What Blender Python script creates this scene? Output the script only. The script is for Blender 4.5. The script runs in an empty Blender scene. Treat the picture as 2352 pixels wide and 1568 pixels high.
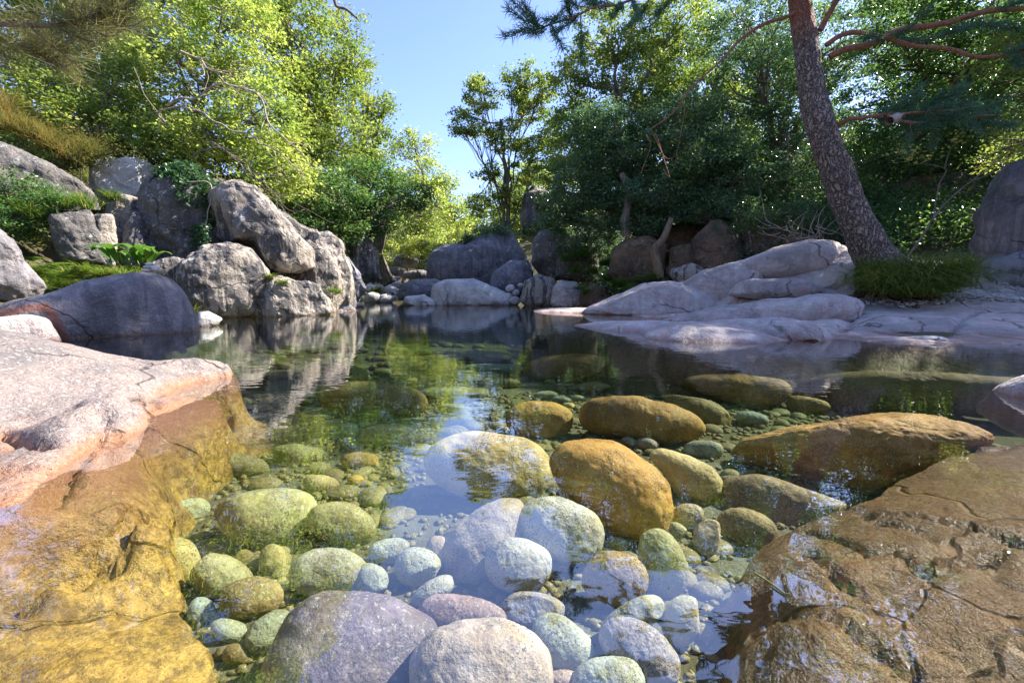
import bpy, bmesh, math, random
import numpy as np
from mathutils import Vector
sc = bpy.context.scene
R = math.radians
rng = np.random.default_rng(7)
random.seed(7)

# ------------------------------------------------------------------ camera
F, CX, CY, PITCH, CH = 1045.0, 1176.0, 784.0, R(6.5), 0.60   # picture measured on a 2352 x 1568 grid
cam = bpy.data.cameras.new('camera'); cam.sensor_width = 36; cam.lens = F/2352*36
cam.clip_start = 0.02; cam.clip_end = 2000
camo = bpy.data.objects.new('camera', cam); sc.collection.objects.link(camo)
camo.location = (0, 0, CH); camo.rotation_euler = (R(90)-PITCH, 0, 0)
sc.camera = camo
# ------------------------------------------------------------------ light
SUN_EL, SUN_AZ = R(43), R(70)          # azimuth clockwise from +Y
world = bpy.data.worlds.new("World"); sc.world = world; world.use_nodes = True
wn = world.node_tree; bg = wn.nodes['Background']
sky = wn.nodes.new('ShaderNodeTexSky'); sky.sky_type = 'NISHITA'; sky.sun_disc = False
sky.sun_elevation = SUN_EL; sky.sun_rotation = SUN_AZ
sky.air_density = 1.0; sky.dust_density = 0.6; sky.ozone_density = 2.4
tint = wn.nodes.new('ShaderNodeMix'); tint.data_type = 'RGBA'; tint.blend_type = 'MULTIPLY'; tint.inputs[0].default_value = 1
tint.inputs[7].default_value = (.95, .92, 1.12, 1); wn.links.new(sky.outputs[0], tint.inputs[6]); wn.links.new(tint.outputs[2], bg.inputs[0]); bg.inputs[1].default_value = 0.108
sun = bpy.data.lights.new('sun', 'SUN'); sun.energy = 4.8; sun.angle = R(0.5); sun.color = (1.0, 0.93, 0.80)
suno = bpy.data.objects.new('sun', sun); sc.collection.objects.link(suno)
sd = Vector((math.sin(SUN_AZ)*math.cos(SUN_EL), math.cos(SUN_AZ)*math.cos(SUN_EL), math.sin(SUN_EL)))
suno.rotation_euler = sd.to_track_quat('Z', 'Y').to_euler(); suno.location = sd*40
sc.view_settings.view_transform = 'Standard'; sc.view_settings.look = 'None'
sc.view_settings.exposure = 1.7; sc.view_settings.gamma = 1
sc.render.engine = 'CYCLES'
cy = sc.cycles
cy.max_bounces = 8; cy.diffuse_bounces = 3; cy.glossy_bounces = 3; cy.transmission_bounces = 6
cy.transparent_max_bounces = 10; cy.volume_bounces = 0; cy.caustics_reflective = False; cy.caustics_refractive = False
cy.use_denoising = True; cy.sample_clamp_indirect = 6

# ------------------------------------------------------------------ pixel -> place
FW = np.array([0, math.cos(PITCH), -math.sin(PITCH)]); UP = np.array([0, math.sin(PITCH), math.cos(PITCH)])
RT = np.array([1.0, 0, 0]); CAM = np.array([0, 0, CH])
def ray(px, py):
    return FW + RT*((px-CX)/F) + UP*((CY-py)/F)
def at(px, py, Y):
    r = ray(px, py); return CAM + r*(Y/r[1])
def onz(px, py, z):
    r = ray(px, py); return CAM + r*((z-CH)/r[2])
def project(P):
    d = P-CAM; dep = d@FW
    return CX+F*(d@RT)/dep, CY-F*(d@UP)/dep, dep

# ------------------------------------------------------------------ noise (numpy)
def _hash(ix, iy, iz, s):
    h = (ix*374761393 + iy*668265263 + iz*2147483647 + s*974634777) & 0xffffffff
    h = ((h ^ (h >> 13))*1274126177) & 0xffffffff
    h = (h ^ (h >> 16))
    return (h & 0xffff)/65535.0*2-1
def vnoise(P, s=0):
    P = np.asarray(P, float); i = np.floor(P).astype(np.int64); f = P-i; f = f*f*f*(f*(f*6-15)+10)
    o = 0
    for a in (0, 1):
        for b in (0, 1):
            for c in (0, 1):
                w = (f[:,0] if a else 1-f[:,0])*(f[:,1] if b else 1-f[:,1])*(f[:,2] if c else 1-f[:,2])
                o = o + w*_hash(i[:,0]+a, i[:,1]+b, i[:,2]+c, s)
    return o
def fbm(P, s=0, oct=4, gain=.5):
    o = 0; a = 1; t = 0
    for k in range(oct):
        o = o + a*vnoise(P*(2.03**k)+17.3*k, s+k); t += a; a *= gain
    return o/t

# ------------------------------------------------------------------ mesh helpers
def link(o, parent=None):
    sc.collection.objects.link(o)
    if parent is not None: o.parent = parent
    return o
def mesh(name, V, Fc, mat, parent=None, smooth=True, loc=None, attr=None, k=None):
    """V (n,3) world coordinates, Fc (m,k) ints; becomes ONE object with its origin at loc"""
    V = np.asarray(V, float); Fc = np.asarray(Fc, np.int64)
    me = bpy.data.meshes.new(name)
    if parent is not None: loc = None; off = np.array(parent.location)+(np.array(parent.parent.location) if parent.parent else 0)
    else: off = np.array(loc if loc is not None else (0, 0, 0), float)
    me.vertices.add(len(V)); me.vertices.foreach_set('co', (V-off).astype(np.float32).ravel())
    m, kk = Fc.shape
    me.loops.add(m*kk); me.loops.foreach_set('vertex_index', Fc.astype(np.int32).ravel())
    me.polygons.add(m); me.polygons.foreach_set('loop_start', np.arange(0, m*kk, kk, dtype=np.int32))
    me.polygons.foreach_set('use_smooth', np.full(m, smooth, dtype=bool))
    if attr is not None:
        for an, av in attr.items():
            a = me.attributes.new(an, 'FLOAT', 'POINT'); a.data.foreach_set('value', np.asarray(av, np.float32))
    me.update(calc_edges=True); me.materials.append(mat)
    o = bpy.data.objects.new(name, me); link(o, parent)
    if parent is None: o.location = off
    return o
def tag(o, label=None, cat=None, group=None, kind=None):
    if label: o['label'] = label
    if cat: o['category'] = cat
    if group: o['group'] = group
    if kind: o['kind'] = kind
    return o
def thing(name, label, cat, loc, group=None):
    o = bpy.data.objects.new(name, None); o.location = loc; link(o); o.empty_display_size = .1
    return tag(o, label, cat, group)
class MB:
    def __init__(s): s.V = []; s.F = []; s.n = 0; s.A = []
    def add(s, V, Fc, a=None):
        s.V.append(V); s.F.append(np.asarray(Fc)+s.n); s.n += len(V)
        s.A.append(np.full(len(V), 0.5) if a is None else a)
    def build(s, name, mat, parent=None, smooth=True, loc=None):
        return mesh(name, np.concatenate(s.V), np.concatenate(s.F), mat, parent, smooth, loc, {'rnd': np.concatenate(s.A)})
def tube(mb, pts, rad, n=8, rough=0):
    pts = np.asarray(pts, float); m = len(pts); rad = np.broadcast_to(np.asarray(rad, float), (m,))
    T = np.gradient(pts, axis=0); T /= np.linalg.norm(T, axis=1)[:, None]+1e-9
    ref = np.array([0.31, 0.52, 0.11]); A = np.cross(T, ref); A /= np.linalg.norm(A, axis=1)[:, None]+1e-9
    B = np.cross(T, A); th = np.arange(n)*2*math.pi/n
    rr = rad[:, None]*np.ones(n)[None]
    if rough: rr = rr*(1+rough*rng.standard_normal((m, n)))
    V = pts[:, None, :]+rr[..., None]*(np.cos(th)[None, :, None]*A[:, None]+np.sin(th)[None, :, None]*B[:, None])
    i = np.arange(m-1)[:, None]*n; j = np.arange(n)[None]; j2 = (j+1) % n
    Fc = np.stack([i+j, i+j2, i+n+j2, i+n+j], -1).reshape(-1, 4)
    mb.add(V.reshape(-1, 3), Fc)
def curve(P, n=12, wob=0, seed=None):
    """Catmull-Rom through P, wobbled"""
    P = np.asarray(P, float); P = np.vstack([2*P[0]-P[1], P, 2*P[-1]-P[-2]]); out = []
    for k in range(1, len(P)-2):
        t = np.linspace(0, 1, n, endpoint=False)[:, None]
        a, b, c, d = P[k-1], P[k], P[k+1], P[k+2]
        out.append(.5*((2*b)+(-a+c)*t+(2*a-5*b+4*c-d)*t*t+(-a+3*b-3*c+d)*t**3))
    out.append(P[-2][None]); C = np.vstack(out)
    if wob: C = C+wob*np.stack([vnoise(C*2.2, 3), vnoise(C*2.2, 4), vnoise(C*2.2, 5)], 1)
    return C

# ------------------------------------------------------------------ node helpers
def newmat(name):
    m = bpy.data.materials.new(name); m.use_nodes = True; nt = m.node_tree
    for n in list(nt.nodes): nt.nodes.remove(n)
    return m, nt
class N:
    def __init__(s, nt): s.nt = nt
    def n(s, t, **kw):
        x = s.nt.nodes.new(t)
        for k, v in kw.items(): setattr(x, k, v)
        return x
    def l(s, a, b): s.nt.links.new(a, b)
    def set(s, sock, v):
        if hasattr(v, 'links') or isinstance(v, bpy.types.NodeSocket): s.l(v, sock)
        else: sock.default_value = v
    def mix(s, f, a, b, mode='MIX'):
        x = s.n('ShaderNodeMix', data_type='RGBA', blend_type=mode); x.clamp_factor = True
        s.set(x.inputs[0], f); s.set(x.inputs[6], c4(a)); s.set(x.inputs[7], c4(b)); return x.outputs[2]
    def math(s, op, a, b=0.0, clamp=False):
        x = s.n('ShaderNodeMath', operation=op, use_clamp=clamp); s.set(x.inputs[0], a); s.set(x.inputs[1], b); return x.outputs[0]
    def noise(s, vec, scale, detail=4, rough=.55, dist=0):
        x = s.n('ShaderNodeTexNoise'); s.l(vec, x.inputs['Vector']); x.inputs['Scale'].default_value = scale
        x.inputs['Detail'].default_value = detail; x.inputs['Roughness'].default_value = rough; x.inputs['Distortion'].default_value = dist
        return x.outputs[0]
    def ramp(s, f, lo, hi):
        x = s.n('ShaderNodeMapRange'); x.interpolation_type = 'SMOOTHSTEP'; s.l(f, x.inputs[0])
        x.inputs[1].default_value = lo; x.inputs[2].default_value = hi; return x.outputs[0]
    def scale(s, vec, v, off=(0, 0, 0)):
        x = s.n('ShaderNodeMapping'); s.l(vec, x.inputs[0]); x.inputs['Scale'].default_value = v; x.inputs['Location'].default_value = off; return x.outputs[0]
    def bump(s, h, strength, dist, prev=None):
        x = s.n('ShaderNodeBump'); s.l(h, x.inputs['Height']); x.inputs['Strength'].default_value = strength; x.inputs['Distance'].default_value = dist
        if prev is not None: s.l(prev, x.inputs['Normal'])
        return x.outputs[0]
def c4(c):
    if isinstance(c, (tuple, list)) and len(c) == 3: return (*c, 1)
    return c

def rockmat(name, ca, cb, dark, streak=0.0, lichen=0.0, moss=0.0, speck=0.5, sp_scale=130, rough=.75,
            bump=.6, stain=(.30, .15, .06), under=(.34, .22, .06), fine=1.0, pinkz=None, objc=False):
    m, nt = newmat(name); q = N(nt)
    geo = q.n('ShaderNodeNewGeometry'); P = geo.outputs['Position']
    big = q.noise(P, .9*fine, 5, .6, .4); mid = q.noise(P, 4.5*fine, 5, .62)
    base = q.mix(q.ramp(mid, .35, .65), ca, cb)
    if objc:
        oi = q.n('ShaderNodeObjectInfo'); base = q.mix(1.0, base, oi.outputs['Color'], 'MULTIPLY')
    base = q.mix(q.math('MULTIPLY', q.ramp(big, .46, .66), .75), base, dark)
    if streak:   # dark weathering running down the faces
        sv = q.scale(P, (3.2, 3.2, .28)); st = q.noise(sv, 1.6, 5, .6, .8)
        base = q.mix(q.math('MULTIPLY', q.ramp(st, .47, .57), streak), base, dark)
    # mineral speckle of granite
    v = q.noise(P, sp_scale, 3, .7); v2 = q.noise(P, sp_scale*.45, 3, .7)
    base = q.mix(q.math('MULTIPLY', q.ramp(v, .52, .64), speck), base, (.05, .05, .05))
    base = q.mix(q.math('MULTIPLY', q.ramp(v2, .54, .68), speck*.7), base, (.62, .57, .50))
    if lichen:
        lv = q.noise(P, 5.5, 6, .7); base = q.mix(q.math('MULTIPLY', q.ramp(lv, .57, .62), lichen), base, (.50, .50, .46))
    sepn = q.n('ShaderNodeSeparateXYZ'); q.l(geo.outputs['Normal'], sepn.inputs[0])
    if moss:
        mo = q.noise(P, 3.0, 6, .7); mf = q.math('MULTIPLY', q.ramp(mo, .44, .60), q.ramp(sepn.outputs[2], -.2, .6))
        base = q.mix(q.math('MULTIPLY', mf, moss), base, (.045, .055, .012))
    # cracks
    vor = q.n('ShaderNodeTexVoronoi', feature='DISTANCE_TO_EDGE')
    wv = q.n('ShaderNodeVectorMath', operation='ADD'); q.l(P, wv.inputs[0])
    nz = q.n('ShaderNodeTexNoise'); q.l(P, nz.inputs['Vector']); nz.inputs['Scale'].default_value = 1.3; nz.inputs['Detail'].default_value = 4
    ns = q.n('ShaderNodeVectorMath', operation='SCALE'); q.l(nz.outputs[1], ns.inputs[0]); ns.inputs['Scale'].default_value = .9
    q.l(ns.outputs[0], wv.inputs[1]); q.l(wv.outputs[0], vor.inputs['Vector']); vor.inputs['Scale'].default_value = .55*fine
    crack = q.math('MAXIMUM', q.ramp(vor.outputs['Distance'], 0, .012), q.ramp(q.noise(q.scale(P, (1, 1, 1), (31, 7, 3)), 1.1*fine, 3, .6), .50, .44))
    base = q.mix(q.math('MULTIPLY', q.math('SUBTRACT', 1.0, crack), .6), base, (.04, .03, .025))
    # water line stain and algae below the surface
    sepp = q.n('ShaderNodeSeparateXYZ'); q.l(P, sepp.inputs[0])
    zz = q.math('ADD', sepp.outputs[2], q.math('MULTIPLY', q.math('SUBTRACT', mid, .5), -.10))
    w1 = q.n('ShaderNodeMapRange'); q.l(zz, w1.inputs[0]); w1.inputs[1].default_value = .055; w1.inputs[2].default_value = .0
    base = q.mix(q.math('MULTIPLY', w1.outputs[0], .75, True), base, stain)
    w2 = q.n('ShaderNodeMapRange'); q.l(zz, w2.inputs[0]); w2.inputs[1].default_value = -.03; w2.inputs[2].default_value = -.20
    un = q.mix(q.ramp(q.noise(P, 26, 5, .7), .4, .62), under, tuple(x*.4 for x in under)); un = q.mix(q.math('MULTIPLY', q.ramp(v2, .5, .62), .5), un, tuple(x*1.5 for x in under)); un = q.mix(q.math('MULTIPLY', q.ramp(q.noise(P, 3.2, 5, .65), .45, .62), .75), un, (.10, .055, .018))
    base = q.mix(q.math('MULTIPLY', w2.outputs[0], .85, True), base, un)
    at_ = q.n('ShaderNodeAttribute', attribute_name='vein')
    base = q.mix(at_.outputs['Fac'], base, (.24, .085, .05))
    b = q.n('ShaderNodeBsdfPrincipled'); q.l(base, b.inputs['Base Color'])
    wr = q.n('ShaderNodeMapRange'); q.l(zz, wr.inputs[0]); wr.inputs[1].default_value = .0; wr.inputs[2].default_value = .05
    wr.inputs[3].default_value = .35; wr.inputs[4].default_value = rough; q.l(wr.outputs[0], b.inputs['Roughness'])
    nb = q.bump(q.noise(P, 1.8*fine, 8, .65), bump, .30)
    nb = q.bump(q.noise(P, 16*fine, 6, .7), bump, .035, nb)
    nb = q.bump(v, .45, .006, nb)
    nb = q.bump(crack, .7, .04, nb); q.l(nb, b.inputs['Normal'])
    o = q.n('ShaderNodeOutputMaterial'); q.l(b.outputs[0], o.inputs[0]); return m

def stonemat():
    """river stones under water: object colour, mineral grains, patches of algae"""
    m, nt = newmat('river_stone'); q = N(nt)
    geo = q.n('ShaderNodeNewGeometry'); P = geo.outputs['Position']; oi = q.n('ShaderNodeObjectInfo')
    mid = q.noise(P, 9, 5, .6, .3); base = q.mix(q.ramp(mid, .3, .7), oi.outputs['Color'], q.mix(1.0, oi.outputs['Color'], (.62, .55, .42), 'MULTIPLY'))
    v = q.noise(P, 150, 2, .7); v2 = q.noise(P, 85, 3, .7); pm = q.ramp(q.noise(P, 7, 4, .6), .35, .6)
    bl = q.noise(P, 3.3, 5, .65, .5); base = q.mix(q.math('MULTIPLY', q.ramp(bl, .45, .6), .6), base, q.mix(1.0, base, (.55, .50, .40), 'MULTIPLY'))
    base = q.mix(q.math('MULTIPLY', q.math('MULTIPLY', q.ramp(v, .53, .60), .85), pm), base, (.035, .04, .035))
    base = q.mix(q.math('MULTIPLY', q.ramp(v2, .55, .66), .30), base, (.78, .76, .62))
    al = q.noise(P, 5.0, 6, .65, .4)
    base = q.mix(q.math('MULTIPLY', q.ramp(al, .5, .68), .55), base, q.mix(1.0, oi.outputs['Color'], (.75, .62, .22), 'MULTIPLY'))
    b = q.n('ShaderNodeBsdfPrincipled'); q.l(base, b.inputs['Base Color']); b.inputs['Roughness'].default_value = .7
    nb = q.bump(q.noise(P, 14, 6, .65), .5, .03); nb = q.bump(v, .35, .004, nb); q.l(nb, b.inputs['Normal'])
    o = q.n('ShaderNodeOutputMaterial'); q.l(b.outputs[0], o.inputs[0]); return m

def leafmat(name, cols, trans=.45, gloss=.35):
    m, nt = newmat(name); q = N(nt)
    a = q.n('ShaderNodeAttribute', attribute_name='rnd'); cr = q.n('ShaderNodeValToRGB'); q.l(a.outputs['Fac'], cr.inputs[0])
    els = cr.color_ramp.elements; k = len(cols)
    while len(els) < k: els.new(.5)
    for i, c in enumerate(cols): els[i].position = i/(k-1); els[i].color = (*c, 1)
    geo = q.n('ShaderNodeNewGeometry'); nz = q.noise(geo.outputs['Position'], .8, 3, .6)
    col = q.mix(q.ramp(nz, .35, .65), cr.outputs[0], q.mix(1.0, cr.outputs[0], (.72, .85, .75), 'MULTIPLY'))
    b = q.n('ShaderNodeBsdfPrincipled'); q.l(col, b.inputs['Base Color']); b.inputs['Roughness'].default_value = gloss
    b.inputs['Specular IOR Level'].default_value = .35
    t = q.n('ShaderNodeBsdfTranslucent'); q.l(q.mix(1.0, col, (1.3, 1.32, .8), 'MULTIPLY'), t.inputs[0])
    mx = q.n('ShaderNodeMixShader'); mx.inputs[0].default_value = trans; q.l(b.outputs[0], mx.inputs[1]); q.l(t.outputs[0], mx.inputs[2])
    o = q.n('ShaderNodeOutputMaterial'); q.l(mx.outputs[0], o.inputs[0]); return m

def barkmat(name, ca, cb, sc_=(9, 9, 2.2), bump=.8, plates=False):
    m, nt = newmat(name); q = N(nt); geo = q.n('ShaderNodeNewGeometry'); P = geo.outputs['Position']
    s = q.scale(P, sc_); v = q.noise(s, 1.6, 6, .65, .6)
    col = q.mix(q.ramp(v, .35, .62), ca, cb); h = v
    if plates:
        tc = q.n('ShaderNodeTexCoord'); ob = tc.outputs['Object']
        d = q.n('ShaderNodeVectorMath', operation='ADD'); nn = q.n('ShaderNodeTexNoise'); q.l(ob, nn.inputs['Vector']); nn.inputs['Scale'].default_value = 5; nn.inputs['Detail'].default_value = 4
        sc2 = q.n('ShaderNodeVectorMath', operation='SCALE'); q.l(nn.outputs[1], sc2.inputs[0]); sc2.inputs['Scale'].default_value = .30
        q.l(ob, d.inputs[0]); q.l(sc2.outputs[0], d.inputs[1])
        mp = q.n('ShaderNodeMapping'); q.l(d.outputs[0], mp.inputs[0]); mp.inputs['Rotation'].default_value = (0, R(16), 0); mp.inputs['Scale'].default_value = (17, 17, 5.0)
        vo = q.n('ShaderNodeTexVoronoi', feature='DISTANCE_TO_EDGE'); q.l(mp.outputs[0], vo.inputs['Vector']); vo.inputs['Scale'].default_value = 1.0
        vz = q.noise(P, 9, 5, .7); h = q.math('MULTIPLY', q.ramp(vo.outputs['Distance'], -.02, .26), q.ramp(vz, .22, .42)); col = q.mix(h, (.045, .03, .024), col); col = q.mix(q.ramp(q.noise(P, 40, 4, .7), .5, .65), col, (.38, .33, .31))
        at_ = q.n('ShaderNodeAttribute', attribute_name='red'); col = q.mix(at_.outputs['Fac'], col, (.30, .085, .03))
    b = q.n('ShaderNodeBsdfPrincipled'); q.l(col, b.inputs['Base Color']); b.inputs['Roughness'].default_value = .85
    nb = q.bump(h, bump, .03); nb = q.bump(q.noise(P, 60, 4, .6), .4, .01, nb); q.l(nb, b.inputs['Normal'])
    o = q.n('ShaderNodeOutputMaterial'); q.l(b.outputs[0], o.inputs[0]); return m

M = {}
M['near'] = rockmat('pink_granite', (.29, .225, .20), (.23, .19, .185), (.12, .115, .12), speck=.75, sp_scale=110, fine=1.6,
                    stain=(.34, .14, .045), under=(.50, .32, .075), bump=.5)
M['shelf'] = rockmat('lilac_granite', (.64, .58, .56), (.58, .44, .42), (.27, .24, .24), streak=.3, lichen=.3, speck=.55, sp_scale=90, fine=1.0,
                     stain=(.26, .12, .08), under=(.24, .15, .04))
M['dark'] = rockmat('dark_granite', (.20, .185, .20), (.30, .27, .28), (.06, .06, .075), streak=.5, speck=.35, sp_scale=90, stain=(.2, .12, .09), under=(.2, .14, .05))
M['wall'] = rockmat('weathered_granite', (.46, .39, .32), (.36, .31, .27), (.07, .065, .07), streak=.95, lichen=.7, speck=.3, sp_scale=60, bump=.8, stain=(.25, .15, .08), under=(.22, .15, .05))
M['walldark'] = rockmat('dark_wall_granite', (.17, .15, .145), (.12, .11, .11), (.06, .06, .06), streak=.5, lichen=.65, speck=.3, sp_scale=60, bump=.8)  # darker granite than the wall one, with weaker streaks
M['pale'] = rockmat('pale_granite', (.70, .67, .64), (.60, .57, .55), (.24, .23, .25), lichen=.3, speck=.3, sp_scale=60, stain=(.42, .22, .15))
M['grey'] = rockmat('grey_granite', (.27, .26, .30), (.20, .20, .24), (.09, .09, .12), streak=.5, lichen=.3, speck=.3, sp_scale=50)
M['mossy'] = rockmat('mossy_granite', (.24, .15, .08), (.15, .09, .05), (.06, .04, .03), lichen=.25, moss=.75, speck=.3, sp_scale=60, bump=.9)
M['brown'] = rockmat('brown_granite', (.40, .24, .10), (.26, .15, .065), (.14, .08, .04), speck=.8, sp_scale=75, fine=1.8, bump=.9,
                     stain=(.30, .17, .07), under=(.31, .175, .05))
M['stone'] = stonemat()
M['leaf_y'] = leafmat('sunlit_leaves', [(.17, .22, .07), (.32, .38, .12), (.47, .50, .17), (.60, .53, .22)], .6)  # sunlight put into the colour: lighter and yellower than the green leaves
M['leaf_g'] = leafmat('green_leaves', [(.11, .16, .05), (.21, .27, .08), (.32, .37, .11), (.48, .42, .14)], .54)
M['leaf_d'] = leafmat('dark_leaves', [(.06, .12, .045), (.10, .19, .075), (.16, .26, .10), (.28, .33, .09)], .45, .3)
M['leaf_b'] = leafmat('holm_oak_leaves', [(.065, .125, .075), (.11, .19, .11), (.17, .26, .15), (.34, .36, .12)], .4, .2)
M['ivy'] = leafmat('ivy_leaves', [(.03, .08, .03), (.05, .12, .05), (.10, .17, .09), (.15, .13, .05)], .25, .3)
M['fern'] = leafmat('fern_fronds', [(.07, .13, .03), (.12, .21, .04), (.2, .27, .05), (.3, .17, .06)], .45)
M['broad'] = leafmat('broad_leaves', [(.06, .15, .03), (.12, .24, .05), (.2, .30, .06)], .45)
M['grass'] = leafmat('grass_blades', [(.06, .13, .03), (.13, .22, .05), (.26, .30, .06), (.50, .38, .12)], .45, .45)
M['heath'] = leafmat('heath_stems', [(.06, .09, .03), (.13, .16, .05), (.24, .22, .08), (.32, .2, .10)], .4, .6)
M['needle'] = leafmat('pine_needles', [(.04, .10, .06), (.08, .19, .12), (.13, .26, .16)], .25, .45)
M['needle_dry'] = leafmat('old_pine_needles', [(.10, .11, .05), (.20, .20, .09), (.30, .24, .13)], .35, .5)
M['bark'] = barkmat('grey_bark', (.10, .075, .055), (.23, .19, .16))
M['barkpale'] = barkmat('pale_bark', (.26, .20, .15), (.42, .36, .30))
M['barkbrown'] = barkmat('brown_bark', (.13, .085, .05), (.24, .17, .11))
M['pinebark'] = barkmat('pine_bark', (.24, .155, .11), (.38, .29, .25), plates=True, bump=1.0)
M['pinelimb'] = barkmat('red_pine_limb_bark', (.22, .075, .03), (.33, .17, .11), (14, 14, 14))

# ------------------------------------------------------------------ the ground
POOL = np.array([(-6.5, -3), (-5, 1.2), (-5, 2.6), (-4.9, 3.6), (-5.6, 4.4), (-5.2, 6), (-5.8, 8.5), (-6.6, 11.0), (-7.2, 16), (-8.4, 22), (-9, 25),
                 (-9.5, 34), (-5.5, 34), (-3.6, 26), (.4, 23), (1.4, 20), (2.4, 16), (2.4, 12.5), (3.0, 10.2), (1.3, 7.1), (2.9, 5.6), (6.5, 5.2), (9, 4.6), (7.5, 3), (4.2, 1.6), (3.5, -3)])
def sdf(X, Y, poly=POOL):
    n = len(poly); d = np.full(X.shape, 1e9); ins = np.zeros(X.shape, bool)
    for i in range(n):
        a, b = poly[i], poly[(i+1) % n]; e = b-a; wx, wy = X-a[0], Y-a[1]
        t = np.clip((wx*e[0]+wy*e[1])/(e@e), 0, 1); d = np.minimum(d, np.hypot(wx-t*e[0], wy-t*e[1]))
        c = ((a[1] > Y) != (b[1] > Y)) & (X < (b[0]-a[0])*(Y-a[1])/(b[1]-a[1]+1e-12)+a[0]); ins ^= c
    return np.where(ins, -d, d)
def bedz(X, Y):
    return np.interp(Y, [0, 1.2, 2.2, 4, 7, 12, 17, 22, 26, 40], [-.42, -.42, -.45, -.56, -.75, -.85, -.7, -.35, .05, .6])
def groundz(X, Y):
    X = np.asarray(X, float); Y = np.asarray(Y, float); d = sdf(X, Y); b = bedz(X, Y)
    left = X < (-1.0-0.2*np.clip(Y, 0, 30))
    up = np.where(left, .27*np.clip(d, 0, 3.2)+.62*np.clip(d-3.2, 0, 14)+.25*np.clip(d-15, 0, 200),
                  .10*np.clip(d, 0, 2)+.16*np.clip(d-2, 0, 3)+.55*np.clip(d-5, 0, 12)+.25*np.clip(d-17, 0, 200))
    up = np.where(Y > 60, up*.4+2, up); up = np.minimum(up, 30)
    rise = np.clip((d+.35)/.45, 0, 1); P = np.stack([X.ravel(), Y.ravel(), 0*X.ravel()], 1)
    nz = fbm(P*.7, 11, 5).reshape(X.shape)
    return np.where(d < 0, b*(1-rise)+(-.12)*rise, -.12+up+.22*nz*np.clip(d, 0, 1)) + .03*nz
def groundmesh():
    xs = np.concatenate([np.linspace(-400, -32, 24), np.linspace(-30, -6.2, 90), np.linspace(-6, 6, 170), np.linspace(6.2, 30, 90), np.linspace(32, 400, 24)])
    ys = np.concatenate([np.linspace(-120, -4, 14), np.linspace(-3, 9, 170), np.linspace(9.2, 40, 140), np.linspace(42, 500, 40)])
    X, Y = np.meshgrid(xs, ys); Z = groundz(X, Y); nx = len(xs); ny = len(ys)
    i = np.arange(ny-1)[:, None]*nx; j = np.arange(nx-1)[None]
    Fc = np.stack([i+j, i+j+1, i+nx+j+1, i+nx+j], -1).reshape(-1, 4)
    m, nt = newmat('forest_soil_and_river_sand'); q = N(nt); geo = q.n('ShaderNodeNewGeometry'); P = geo.outputs['Position']
    sp = q.n('ShaderNodeSeparateXYZ'); q.l(P, sp.inputs[0])
    soil = q.mix(q.ramp(q.noise(P, 3, 6, .7), .4, .6), (.075, .055, .03), (.05, .065, .02))
    soil = q.mix(q.math('MULTIPLY', q.ramp(q.noise(P, 40, 4, .7), .5, .6), .6), soil, (.16, .12, .07))
    sand = q.mix(q.ramp(q.noise(P, 220, 2, .7), .4, .6), (.10, .10, .07), (.19, .185, .14))
    sand = q.mix(q.math('MULTIPLY', q.ramp(q.noise(P, 2.2, 5, .6), .42, .56), .85), sand, (.085, .07, .025))
    f = q.ramp(sp.outputs[2], -.22, -.02); col = q.mix(f, sand, soil)
    b = q.n('ShaderNodeBsdfPrincipled'); q.l(col, b.inputs['Base Color']); b.inputs['Roughness'].default_value = .9
    nb = q.bump(q.noise(P, 30, 6, .7), .6, .03); q.l(nb, b.inputs['Normal'])
    o = q.n('ShaderNodeOutputMaterial'); q.l(b.outputs[0], o.inputs[0])
    g = mesh('ground', np.stack([X.ravel(), Y.ravel(), Z.ravel()], 1), Fc, m); tag(g, kind='structure')
groundmesh()

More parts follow.
